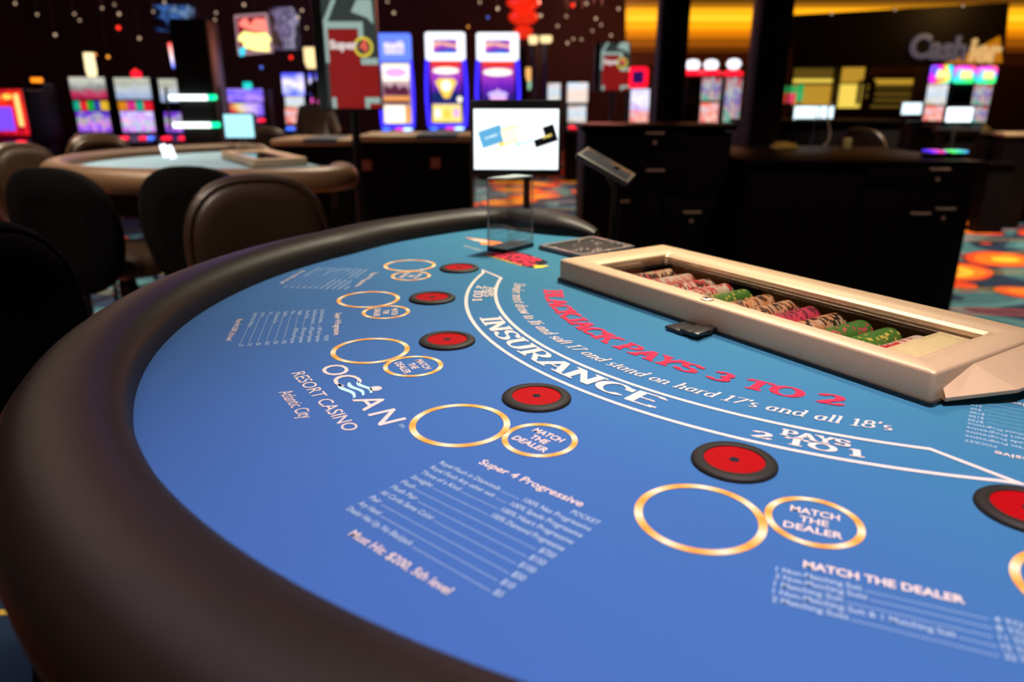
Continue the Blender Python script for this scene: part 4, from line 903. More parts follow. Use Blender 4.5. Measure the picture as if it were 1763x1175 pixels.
S_DES = screen('desert_game', stops('f0d8a0', 'fff0d0', 'c06040', '382038', '8a6090', 'f8e8e0', 'e0a0c0'), 1.3, 4, .3)
S_WHT = screen('pale_game', stops('c8c0b0', 'e8e4dc', 'b8d0e8', 'e0e8f0', 'd8c0b8'), 1.1, 5, .7)
S_FRUIT = screen('fruit_game', stops('9a60e0', '7a3ad0', 'c090ff', 'e070a0', '60c0a0', '9a40d0', '4030c0'), 1.2, 6, .9)
S_PINK = screen('pink_game', stops('b060d0', 'e0a0f0', '70c0c0', 'f0b0d0', 'a070ff', 'd0d0ff'), 1.3, 6, .9)
S_PAY = screen('pay_panel', stops('b02850', 'd04068', '909090', 'c8ccc0', 'e0e0d0'), .9, 4, .3)
S_PAY2 = screen('blue_pay_panel', stops('9ab0d8', 'b8c8e8', 'd0d8e0', 'b8bca8', 'd8d8c8'), .9, 4, .3)
S_BAND = screen('coloured_reel_band', stops('20a080', 'e02030', '20a030', '3040a0', 'e0b030', p=[0, .2, .4, .6, .8]), 1.1, 3, 0., 0, 'CONSTANT')
S_BAND2 = screen('coloured_reel_band_b', stops('d08020', 'd03080', '20a080', 'e02030', p=[0, .27, .52, .76]), 1.1, 3, 0., 0, 'CONSTANT')
S_TOPB = screen('blue_top_box', stops('d8d0ff', 'b8b0ff', 'e8e0ff', '7070ff'), 1.4, 3, .4)
S_TOPG = screen('gold_top_picture', stops('2068d0', '3040b0', 'c040b0', 'ffd880', 'b038b0', '5028a0'), 1.3, 1.6, .5)
S_REDG = screen('red_game', stops('e03040', 'f0d0c0', 'e86050', 'd8c8d0', 'ff7050'), 1.2, 5, .8)
S_MULTI = screen('small_purple_panels', stops('5048e0', 'b088f0', '6050e8', '9078e8'), 1.3, 3, .8)
S_MULT2 = screen('small_yellow_panels', stops('d02040', 'e8d880', 'c8a8ff', '8060f0'), 1.2, 3, .5, 0)
S_RAIN = screen('rainbow_frame', stops('3050ff', 'd020e0', 'ff3050', 'ffe040', '40ff60', '30d0ff'), 1.7, 1.5, .9, 0)
S_RAIN2 = screen('green_rainbow_frame', stops('40ff50', '30e0a0', '40b0ff', 'e040ff', 'ff5080'), 1.7, 1.5, .8)
S_YPIC = screen('yellow_picture', stops('e8f070', 'fff0a0', 'f0e060'), 1.5, 3, .4)
S_PORT = screen('portrait_game', stops('40c0b0', 'e8c0b0', '8060c0', 'c8e0e0', 'd05060'), .8, 4, .8)
def rbox(mb, x0, x1, z0, z1, y0, y1, mi=0, bev=.01): mb.box(((x0 + x1) / 2, (y0 + y1) / 2, (z0 + z1) / 2), (x1 - x0, y1 - y0, z1 - z0), mi, None, bev)
def slot(x0, x1, ytop, Y, label, style, rz=0., bottom=None, group='slot machines across the floor'):
    """cabinet measured from the frame edges at distance Y; screens are fractions of its height above the deck"""
    xc = (x0 + x1) / 2; ctr = at(xc, ytop, Y=Y); w = at(x1, ytop, Y=Y).x - at(x0, ytop, Y=Y).x; H = ctr.z
    t = thing('slot_machine', label, 'slot machine', (ctr.x, Y, 0), rz, group)
    zd = style.get('deck', .80)
    mb = MB(); rbox(mb, -w * .48, w * .48, 0, zd - .08, 0, .5, 0, .015); rbox(mb, -w * .48, w * .48, zd - .1, H - .01, .08, .5, 0, .02); obj('cabinet', mb, DARKM, t)
    mb = MB()
    mb.add([(-w * .5, -.16, zd - .06), (w * .5, -.16, zd - .06), (w * .5, .06, zd + .03), (-w * .5, .06, zd + .03), (-w * .5, -.16, zd - .11), (w * .5, -.16, zd - .11), (w * .5, .06, zd - .11), (-w * .5, .06, zd - .11)], [(0, 1, 2, 3), (4, 7, 6, 5), (0, 4, 5, 1), (1, 5, 6, 2), (2, 6, 7, 3), (3, 7, 4, 0)])
    dk = obj('button_deck', mb, DARKP, t)
    for (u, c, r_) in style.get('buttons', []):
        mb = MB(); mb.lathe([(r_, 0), (r_, .02), (r_ * .7, .03), (0, .03)], (u * w, -.06, zd - .03), 16); obj('play_button', mb, c, dk)
    for sc_ in style['screens']:
        a, b, fw, m = sc_[:4]; gr = sc_[4] if len(sc_) > 4 else []
        z0, z1 = zd + .04 + (H - zd - .04) * a, zd + .04 + (H - zd - .04) * b
        mb = MB(); rbox(mb, -w * fw / 2, w * fw / 2, z0, z1, .045 + .0, .075, 0, .004); gs = obj('game_screen', mb, m, t)
        if gr:
            mb = MB(); ms = []
            for gi, (pts, gm) in enumerate(gr):
                if gm not in ms: ms.append(gm)
                Q = [((u - .5) * w * fw, .042 - .0015 * gi, z0 + (z1 - z0) * v) for u, v in pts]; nq = len(Q)
                mb.add(Q + [(q[0], .0455, q[2]) for q in Q], [tuple(range(nq))] + [(k, k + nq, (k + 1) % nq + nq, (k + 1) % nq) for k in range(nq)], ms.index(gm))
            obj('screen_picture', mb, ms, gs)
    if style.get('edge'):
        for sx in (-1, 1):
            mb = MB(); n = 16; pts = []
            for i in range(n + 1):
                u = i / n; z = zd + (H - zd) * style.get('edge_top', .72) * u; pts.append((sx * w * (.47 + .04 * math.sin(u * PI)), .03 - .05 * math.sin(u * PI) * 0, z))
            mb.tube(pts, .018 * w / .6 + .006, 8); obj('edge_light', mb, style['edge'], t)
        mb = MB(); mb.tube([(-w * .45, .02, zd + .03), (0, -.01, zd + .015), (w * .45, .02, zd + .03)], .022, 8); obj('edge_light', mb, style['edge'], t)
    if style.get('topbox'):
        fr, pic, a = style['topbox']; z0 = zd + .04 + (H - zd - .04) * a
        mb = MB(); rbox(mb, -w * .5, w * .5, z0, H, .0, .09, 0, .03); tb = obj('top_box', mb, fr, t)
        mb = MB(); hh = H - z0; rbox(mb, -w * .30, w * .30, z0 + hh * .26, H - hh * .26, -.004, .002, 0, .001); obj('top_picture', mb, pic, tb)
    if style.get('candle'):
        c_, hgt = style['candle']; mb = MB(); mb.lathe([(.05, 0), (.06, hgt * .3), (.055, hgt), (0, hgt)], (0, .2, H - .01), 16); obj('candle_light', mb, c_, t)
    return t
BT = [(-.34, LBUL, .06), (.08, LMAG, .07), (.32, LCYW, .07)]
BT2 = [(-.25, LBUR, .06), (.12, LORG, .04), (.34, LBUL, .045)]
BT3 = [(-.30, LBUR, .06), (.18, LBUR, .045), (.38, LBUL, .04)]
def el(cx, cy, rx, ry, n=18): return [(cx + rx * math.cos(2 * PI * k / n), cy + ry * math.sin(2 * PI * k / n)) for k in range(n)]
def rc(x0, y0, x1, y1): return [(x0, y0), (x1, y0), (x1, y1), (x0, y1)]
G_CREAM = glow('picture_cream', C('fff4dc'), 1.5); G_GOLD = glow('picture_gold', C('f8c850'), 1.35); G_RED = glow('picture_red', C('e83828'), 1.1); G_YEL = glow('picture_yellow', C('f4dc80'), 1.3); G_NAVY = glow('picture_navy', C('183070'), .9); G_PUR = glow('picture_purple', C('8a30c8'), 1.2); G_PNK = glow('picture_pink', C('f0a8e0'), 1.3); G_BRN = glow('picture_brown', C('6a3048'), .8); G_ORG = glow('picture_orange', C('e89850'), 1.2); G_LIL = glow('picture_lilac', C('c8b0ff'), 1.3)
BGP = screen('purple_backdrop', stops('c8a060', '5028a0', '281c70', '6a28b8', 'b040c0', 'c03040'), 1.15, 4, .08)
GEMPIC = [(rc(.04, .01, .96, .30), G_YEL), (el(.2, .15, .10, .08), G_CREAM), (el(.5, .14, .12, .09), G_GOLD), (el(.8, .16, .10, .08), G_PNK), (rc(.04, .34, .96, .50), G_NAVY), ([(.30, .56), (.70, .56), (.84, .66), (.72, .72), (.28, .72), (.14, .66)], G_GOLD), ([(.14, .66), (.84, .66), (.58, .40), (.42, .40)], G_GOLD), (el(.5, .60, .16, .09), G_CREAM), (rc(.06, .90, .94, .99), G_RED), (el(.5, .84, .42, .055), G_CREAM), (el(.92, .38, .08, .05), G_CREAM)]
PURPIC = [(rc(.04, .01, .96, .16), G_YEL), (el(.3, .24, .24, .08), G_CREAM), (el(.66, .28, .28, .10), G_CREAM), ([(.2, .34), (.5, .56), (.84, .34), (.6, .30)], G_PNK), (el(.5, .46, .3, .06), G_LIL), (rc(.06, .90, .94, .99), G_RED), (el(.5, .82, .44, .06), G_CREAM)]
DESPIC = [(rc(.03, .01, .78, .30), G_CREAM), (rc(.80, .02, .97, .28), G_ORG), (rc(.03, .32, .97, .38), G_BRN), (rc(.03, .38, .97, .46), G_ORG), ([(.05, .48), (.95, .46), (.95, .58), (.75, .64), (.62, .58), (.45, .68), (.3, .60), (.05, .66)], G_BRN), (rc(.03, .72, .97, .98), G_CREAM), (el(.5, .85, .4, .08), G_PNK)]
tall = dict(screens=[(.02, .36, .80, S_PUR), (.37, .66, .80, S_GEM)], edge=LBLUE, topbox=(LWHT, S_TOPG, .70), buttons=BT, deck=.80)
slot(731, 800, 55, 11.5, 'tall slot machine with white top and gold gem on its purple screen', dict(tall, screens=[(.02, .70, .80, BGP, GEMPIC)]))
slot(820, 893, 56, 11.5, 'tall slot machine with white top frame directly behind the small display, blue lit edges', dict(tall, screens=[(.02, .70, .80, BGP, PURPIC)]))
slot(648, 706, 57, 11.2, 'tall slot machine with pale desert picture and blue rounded top, right of the banner', dict(tall, screens=[(.02, .68, .84, screen('dusky_backdrop', stops('f0d8a0', 'a07088', 'f8e8e0'), 1.2, 4, .1), DESPIC)], topbox=(glow('blue_top_frame', C('5a78ff'), 1.6), S_TOPB, .70)))
old = dict(screens=[(.02, .38, .80, S_FRUIT), (.40, .56, .84, S_BAND), (.60, .97, .86, S_PAY)], buttons=BT2, deck=.78)
slot(108, 178, 130, 9.2, 'slot machine with red pay panel and cream lamp above it, left part of the photo', dict(old, candle=(glow('cream_lamp', C('ffe6b0'), 1.6), .27)), rz=0)
slot(186, 256, 131, 9.2, 'slot machine with pale blue pay panel right of the one with the cream lamp', dict(old, screens=[(.02, .38, .80, S_PINK), (.40, .56, .84, S_BAND2), (.60, .97, .86, S_PAY2)], buttons=BT3, candle=(LRED, .07)), rz=0)
slot(264, 322, 133, 9.2, 'slot machine half hidden by the dark kiosk with green tubes', dict(old, screens=[(.02, .38, .80, S_FRUIT), (.56, .97, .86, S_PAY2)], buttons=BT3), rz=0)
slot(-34, 30, 152, 8.0, 'red framed slot machine with violet screen at the left edge', dict(screens=[(.02, .98, .96, screen('red_glow_panel', stops('a01030', 'f02028', 'ff3818', 'c01828'), 1.1, 5, .6), [(rc(.15, .10, .66, .62), glow('violet_inset', C('7848f0'), 1.3)), (el(.25, .8, .12, .08), G_ORG), (el(.6, .84, .14, .06), G_GOLD), (rc(.80, .2, .92, .9), G_YEL)])], topbox=None, buttons=[(.4, LBUR, .05)], deck=.8))
slot(38, 64, 140, 8.6, 'narrow side view slot machine with yellow and green panels left of the cream lamp', dict(screens=[(.05, .45, .7, screen('green_side_panel', stops('304030', '60a050', 'd0d080'), .7, 4, .6)), (.5, .7, .8, screen('yellow_side_panel', stops('c0d050', 'e0b070'), .9, 4, .6)), (.72, .84, .9, LBUR)], buttons=[], deck=.8, candle=(LORG, .05)), rz=.2)
slot(386, 450, 152, 10.5, 'low slot machine with small purple and yellow panels behind the cyan monitor', dict(screens=[(.02, .45, .9, S_MULT2), (.5, .98, .95, S_MULTI)], buttons=[(.45, LBUR, .05)], deck=.95, candle=(LTEAL, .09)))
slot(482, 520, 125, 12.0, 'slim slot machine with blue top and red lower screen left of the banner', dict(screens=[(.02, .32, .95, S_REDG), (.34, .55, .85, S_WHT), (.57, .99, .98, screen('blue_logo_top', stops('4060ff', 'e8e0ff', '5058ff'), 1.5, 2, .5))], buttons=[(-.2, LBUL, .07), (.25, LORG, .06), (.45, LCYW, .06)], deck=.78))
slot(529, 562, 125, 12.0, 'slot machine with orange screen partly hidden by the person and the banner', dict(screens=[(.25, .52, .95, screen('orange_game', stops('ff6020', 'ff60a0', 'e050c0'), 1.4, 2, .6)), (.57, .99, .98, screen('blue_logo_top_b', stops('4060ff', 'e8e0ff', '5058ff'), 1.5, 2, .5))], buttons=[], deck=.78))
slot(936, 966, 142, 12.5, 'small pale slot machine to the right above the display', dict(screens=[(.02, .40, .85, LTEAL), (.45, .98, .95, S_WHT)], buttons=[], deck=.85))
slot(977, 1014, 141, 11.5, 'pale slot machine with two white screens and red button left of the distant banner', dict(screens=[(.02, .42, .85, S_WHT), (.5, .98, .95, screen('pale_game_b', stops('e0d8d0', 'f0d0c0', 'd0e8f8'), 1.2, 5, .7))], buttons=[(-.2, LBUR, .07), (.3, LCYW, .06)], deck=.82))
slot(1084, 1124, 152, 10.5, 'slot machine with curved white and orange screens under a red framed top', dict(screens=[(.02, .35, .8, S_REDG), (.35, .98, .8, screen('white_violet_game', stops('c0a0e0', 'f0f0ff', 'd8d0f8'), 1.2, 3, .6))], buttons=[(.4, LBUR, .05)], deck=.85, edge=None))
def red_top(x0, x1, y0, y1, Y, label):
    a, b = at(x0, y0, Y=Y), at(x1, y1, Y=Y); w, h = b.x - a.x, a.z - b.z
    t = thing('lit_topper', label, 'sign', ((a.x + b.x) / 2, Y, b.z))
    mb = MB(); n = 5
    loops(mb, [[(x, y, z + h / 2) for x, z in rrect(-w / 2, w / 2, -h / 2, h / 2, .05)] for y in (0, .06)] + [[(x, .06, z + h / 2) for x, z in rrect(-w * .3, w * .3, -h * .3, h * .3, .02)]] + [[(x, 0, z + h / 2) for x, z in rrect(-w * .3, w * .3, -h * .3, h * .3, .02)]] + [[(x, 0, z + h / 2) for x, z in rrect(-w / 2, w / 2, -h / 2, h / 2, .05)]])
    obj('frame', mb, LRED, t); mb = MB(); rbox(mb, -w * .3, w * .3, h * .2, h * .8, .03, .05, 0, .003); obj('picture', mb, glow('dark_violet_picture', C('2a1858'), 1.), t)
    return t
red_top(1083, 1115, 115, 151, 10.5, 'red glowing square frame above the white and orange slot machine')
rt2 = slot(1184, 1208, 132, 10.2, 'round topped slot machine, leftmost of three, mostly behind a dark chair back', dict(screens=[(.4, .98, .9, DARKP)], buttons=[(.1, LBUR, .05)], deck=.85))
rt3 = slot(1210, 1246, 132, 10.2, 'round topped slot machine, middle of three, teal and red portrait screens', dict(screens=[(.02, .45, .85, S_REDG), (.5, .98, .9, S_PORT)], buttons=[(.1, LBUR, .05)], deck=.85))
rt4 = slot(1252, 1282, 132, 10.5, 'round topped slot machine, rightmost of three, beside the wide dark column', dict(screens=[(.02, .98, .9, S_PORT)], buttons=[], deck=.85))
for t, py in ((rt2, 103), (rt3, 103), (rt4, 100)):
    zt = at(1200, 128, Y=10.4).z; zc = at(1200, py + 9, Y=10.4).z
    mb = MB(); mb.lathe([(.13, 0), (.14, .02), (.11, .06), (.05, .07), (0, .07)], (0, .15, zt - .01), 24); hh = obj('red_halo', mb, LRED, t)
    mb = MB(); mb.lathe([(.0, -.07), (.07, -.055), (.10, 0), (.07, .055), (0, .07)], (0, .15, zc), 24); obj('round_lamp', mb, LWHT, t)
for i, (x0, x1, yy, m, lab) in enumerate([(1608, 1644, 112, S_RAIN, 'slot machine with magenta and blue framed top, leftmost of three under the cashier letters'), (1649, 1684, 113, S_RAIN2, 'slot machine with green and pink framed top, middle of three under the cashier letters'), (1689, 1721, 114, S_RAIN2, 'slot machine with green and cyan framed top, rightmost of three under the cashier letters')]):
    slot(x0, x1, yy, 10.5, lab, dict(screens=[(.02, .30, .9, S_REDG if i == 0 else S_PORT), (.33, .68, .95, S_WHT if i == 0 else (DARKP if i == 1 else S_PORT))], buttons=[], deck=.85, topbox=(m, S_YPIC, .70)))
# curved side-on lit machine right of the tall pair
t = thing('slot_machine', 'side view of a slot machine with curved violet light strip right of the tall pair', 'slot machine', (at(888, 100, Y=12.4).x, 12.4, 0))
mb = MB(); rbox(mb, -.02, .18, 0, 2.0, .1, .5, 0, .02); obj('cabinet', mb, DARKM, t)
mb = MB(); mb.tube([at(px, py, Y=12.4) - t.location for px, py in ((884, 102), (886, 120), (889, 145), (891, 178))], .03, 8); obj('edge_light', mb, LVIO, t)
mb = MB(); a = at(885, 82, Y=12.4) - t.location; mb.box(a, (.09, .06, .32), 0, None, .03); obj('top_box', mb, LCYW, t)

# slot machine reflections put on the counter as glowing blocks
for px, mm, lab in ((1607, screen('violet_reflection', stops('3a28ff', 'c040ff', 'ff4060', 'a040ff'), 1.3, 2, .2, 0), 'violet and red glow block for a reflection on the right end of the pit counter'), (1644, screen('green_reflection', stops('60ff60', '30e0b0', '50a0ff'), 1.3, 2, .2, 0), 'small lit green and blue block for a reflection on the right end of the pit counter')):
    p = at(px, 264, Y=4.5); mb = MB(); mb.box((0, 0, .018), (.10, .10, .036), 0, None, .006); t = thing('reflection_block', lab, 'display', (p.x, 4.5, CT)); obj('reflection_base', mb, DARKP, t)
    mb = MB(); mb.box((0, -.005, .038), (.094, .10, .014), 0, None, .003); obj('reflection_glow', mb, mm, t)
# dark kiosk with two green-white tubes
kx = at(338, 200, Y=6.6).x; t = thing('kiosk', 'dark kiosk with two bright white and green light tubes', 'kiosk', (kx, 6.6, 0))
ztop = at(338, 30, Y=6.6).z
mb = MB(); rbox(mb, -.16, .16, 0, ztop, .05, .35, 0, .02); obj('tower', mb, DARKP, t)
for py in (168, 215.5):
    zz = at(338, py, Y=6.6).z; mb = MB(); mb.tube([(-.205, 0, zz), (.12, 0, zz)], .022, 10); o = obj('glow_tube', mb, glow('white_tube', (.9, 1, .95), 3), t)
    mb = MB(); mb.tube([(.12, 0, zz), (.19, 0, zz + .002)], .022, 10); obj('green_tube', mb, glow('green_tube', (.0, .9, .35), 2), t)
for sx in (-.24, .22):
    mb = MB(); mb.tube([(sx, .02, at(338, 150, Y=6.6).z), (sx - .01, .02, at(338, 225, Y=6.6).z)], .012, 8); obj('side_rail', mb, STEEL, t)
def tube_lamp(pts, r, m, name, label, Y):
    P = [at(px, py, Y=Y) for px, py in pts]; o_ = P[0]
    mb = MB(); mb.tube([p - o_ for p in P], r, 8); return tag(obj(name, mb, m, None, o_), label, 'light')
NEON = screen('neon_red_to_blue', stops('3060ff', 'f0e0ff', 'ffc0b0', 'ff4040'), 1.8, 2, .05)
tube_lamp([(302, 117), (294, 74)], .028, NEON, 'neon_tube', 'left of two slanted red, white and blue neon tubes left of the kiosk', 6.9)
tube_lamp([(313, 111), (306, 70)], .028, NEON, 'neon_tube', 'right of two slanted red, white and blue neon tubes left of the kiosk', 6.9)
tube_lamp([(311, 121), (313, 140)], .03, LORG, 'neon_tube', 'short orange neon tube below the red and blue pair', 6.9)
tube_lamp([(279, 249), (287, 270)], .016, glow('white_glow_b', (.85, .88, 1), 2.4), 'glow_tube', 'left of two short white glowing strokes above the second table edge', 3.9)  # small bright marks drawn as glowing strokes, no known lamp
tube_lamp([(290, 251), (299, 272)], .016, glow('white_glow_c', (.85, .88, 1), 2.4), 'glow_tube', 'right of two short white glowing strokes above the second table edge', 3.9)

P = at(237, 261, Y=6.6); t = thing('oval_light', 'blue oval light on a short post low in front of the left slot machines', 'light', (P.x, P.y, 0)); mb = MB(); mb.tube([(0, .03, P.z), (0, .03, 0)], .02, 8); obj('post', mb, DARKP, t)
obj('lit_lens', MB().lathe([(0, -.02), (.07, -.012), (.09, 0), (.07, .012), (0, .02)], n=24), LBUL, t, (0, 0, P.z))

# ------------------------------------------------------------------ hanging signs and lamps
def panel_sign(name, px, Y, m, label, cat, th=.06, extras=None):
    P = [at(a, b, Y=Y) for a, b in px]; o_ = P[0].copy(); mb = MB(); vs = [p - o_ for p in P] + [p - o_ + Vector((0, th, 0)) for p in P]; n = len(P)
    mb.add(vs, [tuple(range(n)), tuple(reversed(range(n, 2 * n)))] + [(k, k + n, (k + 1) % n + n, (k + 1) % n) for k in range(n)])
    t = thing(name, label, cat, o_); obj('panel', mb, m, t)
    if extras:
        for nm, pts, mm, dy in extras:
            Q = [at(a, b, Y=Y - dy) - o_ for a, b in pts]; mb = MB(); mb.add(Q + [q + Vector((0, .01, 0)) for q in Q], [tuple(range(len(Q)))] + [(k, k + len(Q), (k + 1) % len(Q) + len(Q), (k + 1) % len(Q)) for k in range(len(Q))]); obj(nm, mb, mm, t)
    return t
panel_sign('hanging_sign', [(403, 26), (457, 22), (467, 90), (410, 95)], 9.0, glow('pale_pink_frame', C('b89098'), .8), 'hanging lit sign with red, pink and yellow lettering upper left', 'sign', .08,
    [('backing', [(407, 31), (455, 27), (464, 84), (413, 90)], glow('crimson_panel', C('9a1830'), .8), .02), ('pink_letters', [(413, 36), (424, 31), (430, 44), (438, 32), (456, 33), (460, 55), (440, 55), (425, 50), (412, 44)], glow('salmon_letters', C('ff8070'), 1.5), .04),
     ('yellow_letters', [(411, 62), (420, 54), (440, 58), (458, 56), (467, 68), (462, 74), (464, 89), (440, 87), (420, 82), (418, 72), (410, 70)], glow('yellow_letters', C('fff890'), 1.6), .05), ('cyan_mark', [(411, 84), (424, 80), (420, 95), (414, 97)], glow('cyan_mark', C('30c8e8'), 1.5), .05)])
tube_lamp([(438, 21), (438, -40)], .012, STEEL, 'sign_rod', 'thin rod holding the red and yellow hanging sign', 9.05)
HAZE = screen('blue_haze', stops('04060c', '0a1430', '4878c8', '16264c', '90b8f0', '05070e'), .8, 3.2, .9, 0)  # hazy glow high on the wall, built as emissive panels
panel_sign('haze_panel', [(262, 8), (332, 10), (330, 52), (268, 54)], 17.9, HAZE, 'hazy blue glow panel high on the left', 'screen')
HAZE2 = screen('grey_violet_haze', stops('06040c', '1c1430', '9088b8', '30284c', 'c8c0e8', '08060e'), .7, 3.4, .9, 0)
panel_sign('haze_panel', [(463, 14), (512, 12), (514, 84), (470, 86)], 17.9, HAZE2, 'hazy grey violet glow panel right of the hanging sign', 'screen')
# cream lamp shades
def shade(px, py, r, h, Y, m, label, rod=True):
    p = at(px, py, Y=Y); t = thing('lamp', label, 'lamp', (p.x, Y, p.z)); mb = MB(); mb.lathe([(r * .7, -h / 2), (r, -h * .2), (r, h / 2), (r * .9, h / 2)], n=20); obj('lamp_shade', mb, m, t)
    if rod: mb = MB(); mb.tube([(0, 0, -h / 2), (0, 0, -p.z)], .03, 8); obj('post', mb, STEEL, t)
    return t
CL = glow('cream_shade', C('ffe0a0'), 1.4)
shade(537, 100, .10, .26, 10.5, CL, 'cream lamp shade left of the banner'); shade(918, 69, .07, .12, 12., CL, 'small cream lamp left of two above the pale column'); shade(940, 68, .09, .10, 12., CL, 'small cream lamp right of two above the pale column')
shade(906, 128, .10, .20, 12.6, glow('amber_shade', C('ffb868'), 1.2), 'amber lamp right of the curved violet light'); shade(900, 104, .07, .08, 13.4, CL, 'flat cream lamp above the amber lamp')
shade(927, 133, .08, .14, 13., glow('pale_green_shade', C('d8f8e0'), 1.2), 'pale green white lamp, left of two over the pale slot machines'); shade(906, 146, .09, .16, 13., glow('mint_shade', C('a8e0b8'), 1.0), 'mint lamp right of the tall pair')
mb = MB(); rbox(mb, -.13, .13, 0, 2.1, 0, .2, 0, .01); struct('trim_1', mb, mat('pale_column', (.16, .10, .08), .6)).location = (at(930, 100, Y=12.4).x, 12.4, 0)
# red pendant
RG = mat('red_glass', (.3, .02, .01), .3, em=C('ff3018'), es=.75)
t = thing('pendant_lamp', 'red glowing tiered pendant lamp hanging upper middle', 'lamp', (at(901, 40, Y=13).x, 13, 0))
for i, (py, r) in enumerate([(-22, .28), (5, .27), (30, .24), (56, .15)]):
    z = at(901, py, Y=13).z; mb = MB(); mb.lathe([(r * .7, -.09), (r, -.03), (r, .05), (r * .6, .10), (0, .11)], (0, 0, z), 20); obj('red_tier', mb, RG, t)
mb = MB(); mb.tube([(0, 0, at(901, 70, Y=13).z), (0, 0, 4.0)], .012, 6); obj('cable', mb, STEEL, t)
ORP = area('red_pendant_glow', (at(901, 40, Y=13).x, 12.2, 3.2), (at(901, 40, Y=13).x, 15, 2.6), .8, 8, (1, .12, .05))

# ------------------------------------------------------------------ room shell
XL, XR, YB, ZC = -11.0, 13.0, 18.0, 4.0
struct('floor', MB().box(((XL + XR) / 2, (YB - 3) / 2, -.05), (XR - XL, YB + 3, .1)), carpet_mat())
struct('ceiling', MB().box(((XL + XR) / 2, (YB - 3) / 2, ZC + .05), (XR - XL, YB + 3, .1)), ceiling_mat())
WALL = mat('dark_maroon_wall', (.035, .012, .012), .7, var=.7, vscale=1.1)
struct('wall_back', MB().box(((XL + XR) / 2, YB + .05, ZC / 2), (XR - XL, .1, ZC)), WALL)
struct('wall_left', MB().box((XL - .05, (YB - 3) / 2, ZC / 2), (.1, YB + 3, ZC)), WALL)
struct('wall_right', MB().box((XR + .05, (YB - 3) / 2, ZC / 2), (.1, YB + 3, ZC)), WALL)
# two dark columns
COLM = mat('dark_column', (.006, .004, .004), .6, spec=.2)
for i, (x0, x1, Y) in enumerate([(1132, 1179, 6.4), (1298, 1352, 6.1)]):
    a, b = at(x0, 160, Y=Y), at(x1, 160, Y=Y); w = b.x - a.x
    mb = MB(); rbox(mb, -w / 2, w / 2, 0, ZC, 0, w, 0, .01); o = struct('trim_%d' % (i + 2), mb, COLM, 'dark square column'); o.location = ((a.x + b.x) / 2, Y, 0)
# cashier wall: bands with the cove light put into emission, dark fascia with letters, lit windows
YC = 15.0
def band_block(name, px0, px1, rows, m, Y=YC, depth=.12, kind=None):
    a = at(px0, rows[0], Y=Y); b = at(px1, rows[1], Y=Y)
    mb = MB(); mb.box(((a.x + b.x) / 2, Y + depth / 2, (a.z + b.z) / 2), (b.x - a.x, depth, a.z - b.z)); o = struct(name, mb, m); return o
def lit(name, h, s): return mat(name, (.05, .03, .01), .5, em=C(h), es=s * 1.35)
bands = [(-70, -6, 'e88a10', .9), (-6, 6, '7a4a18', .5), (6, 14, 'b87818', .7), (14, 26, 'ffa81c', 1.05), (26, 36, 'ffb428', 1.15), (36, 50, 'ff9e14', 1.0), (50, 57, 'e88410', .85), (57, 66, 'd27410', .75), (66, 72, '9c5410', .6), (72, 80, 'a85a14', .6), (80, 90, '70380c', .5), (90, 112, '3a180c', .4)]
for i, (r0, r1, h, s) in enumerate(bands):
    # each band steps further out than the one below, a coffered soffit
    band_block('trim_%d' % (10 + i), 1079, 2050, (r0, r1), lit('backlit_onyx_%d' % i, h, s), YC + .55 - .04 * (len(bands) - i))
# wavy fabric edge above the bands
FAS = mat('dark_fascia', (.020, .011, .009), .45)
pts = [(1358, 26), (1738, 4), (1728, 112), (1364, 117)]
P = [at(a, b, Y=14.4) for a, b in pts]; mb = MB(); mb.add(P + [p + Vector((0, .3, 0)) for p in P], [(0, 1, 2, 3), (7, 6, 5, 4), (0, 4, 5, 1), (1, 5, 6, 2), (2, 6, 7, 3), (3, 7, 4, 0)])
struct('trim_30', mb, FAS, 'dark fascia carrying the cashier sign')
# amber soffit wedge seen under the sign's right end
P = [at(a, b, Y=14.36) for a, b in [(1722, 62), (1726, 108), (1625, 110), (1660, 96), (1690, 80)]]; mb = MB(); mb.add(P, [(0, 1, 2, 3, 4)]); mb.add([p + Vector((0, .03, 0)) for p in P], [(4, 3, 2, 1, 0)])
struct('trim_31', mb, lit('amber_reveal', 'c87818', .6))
LET = mat('silver_letters', (.5, .5, .52), .35, metal=.6, em=C('8a88a0'), es=.2); LET2 = mat('amber_lit_letters', (.5, .4, .2), .4, em=C('e8b878'), es=.8)
sg = thing('cashier_sign', 'silver Cashier lettering on the dark fascia upper right', 'sign', at(1562, 98, Y=14.38))
a = at(1562, 96, Y=14.38); b = at(1640, 94, Y=14.38); c = at(1722, 86, Y=14.38)
MX = Matrix.Rotation(-math.atan2(a.z - c.z, c.x - a.x) * 1.0, 4, 'Y') @ Matrix.Rotation(PI / 2, 4, 'X')
Wt = (c - a).length; hC = (at(1562, 52, Y=14.38).z - a.z)
def letters(s, x0, w, m, nm):
    mb = MB(); flat_text(mb, s, x0, 0, hC * .95, MX, 0, w, 'l', 0, .035); 
    v0, f0 = list(mb.v), list(mb.f); dv = Vector((0, -.05, 0)); nv = len(v0); mb.add([v + dv for v in v0], f0)
    ec = {}
    for f_ in f0:
        for i in range(len(f_)):
            e_ = (f_[i], f_[(i + 1) % len(f_)]); k_ = tuple(sorted(e_)); ec.setdefault(k_, []).append(e_)
    for k_, v_ in ec.items():
        if len(v_) == 1: mb.f.append((v_[0][0], v_[0][1], v_[0][1] + nv, v_[0][0] + nv))
    mb.m = [0] * len(mb.f); mb.sm = [False] * len(mb.f)
    o = obj(nm, mb, m, sg); return o
letters('Cash', 0, Wt * .62, LET, 'silver_letters'); letters('ier', Wt * .66, Wt * .34, LET2, 'amber_letters')
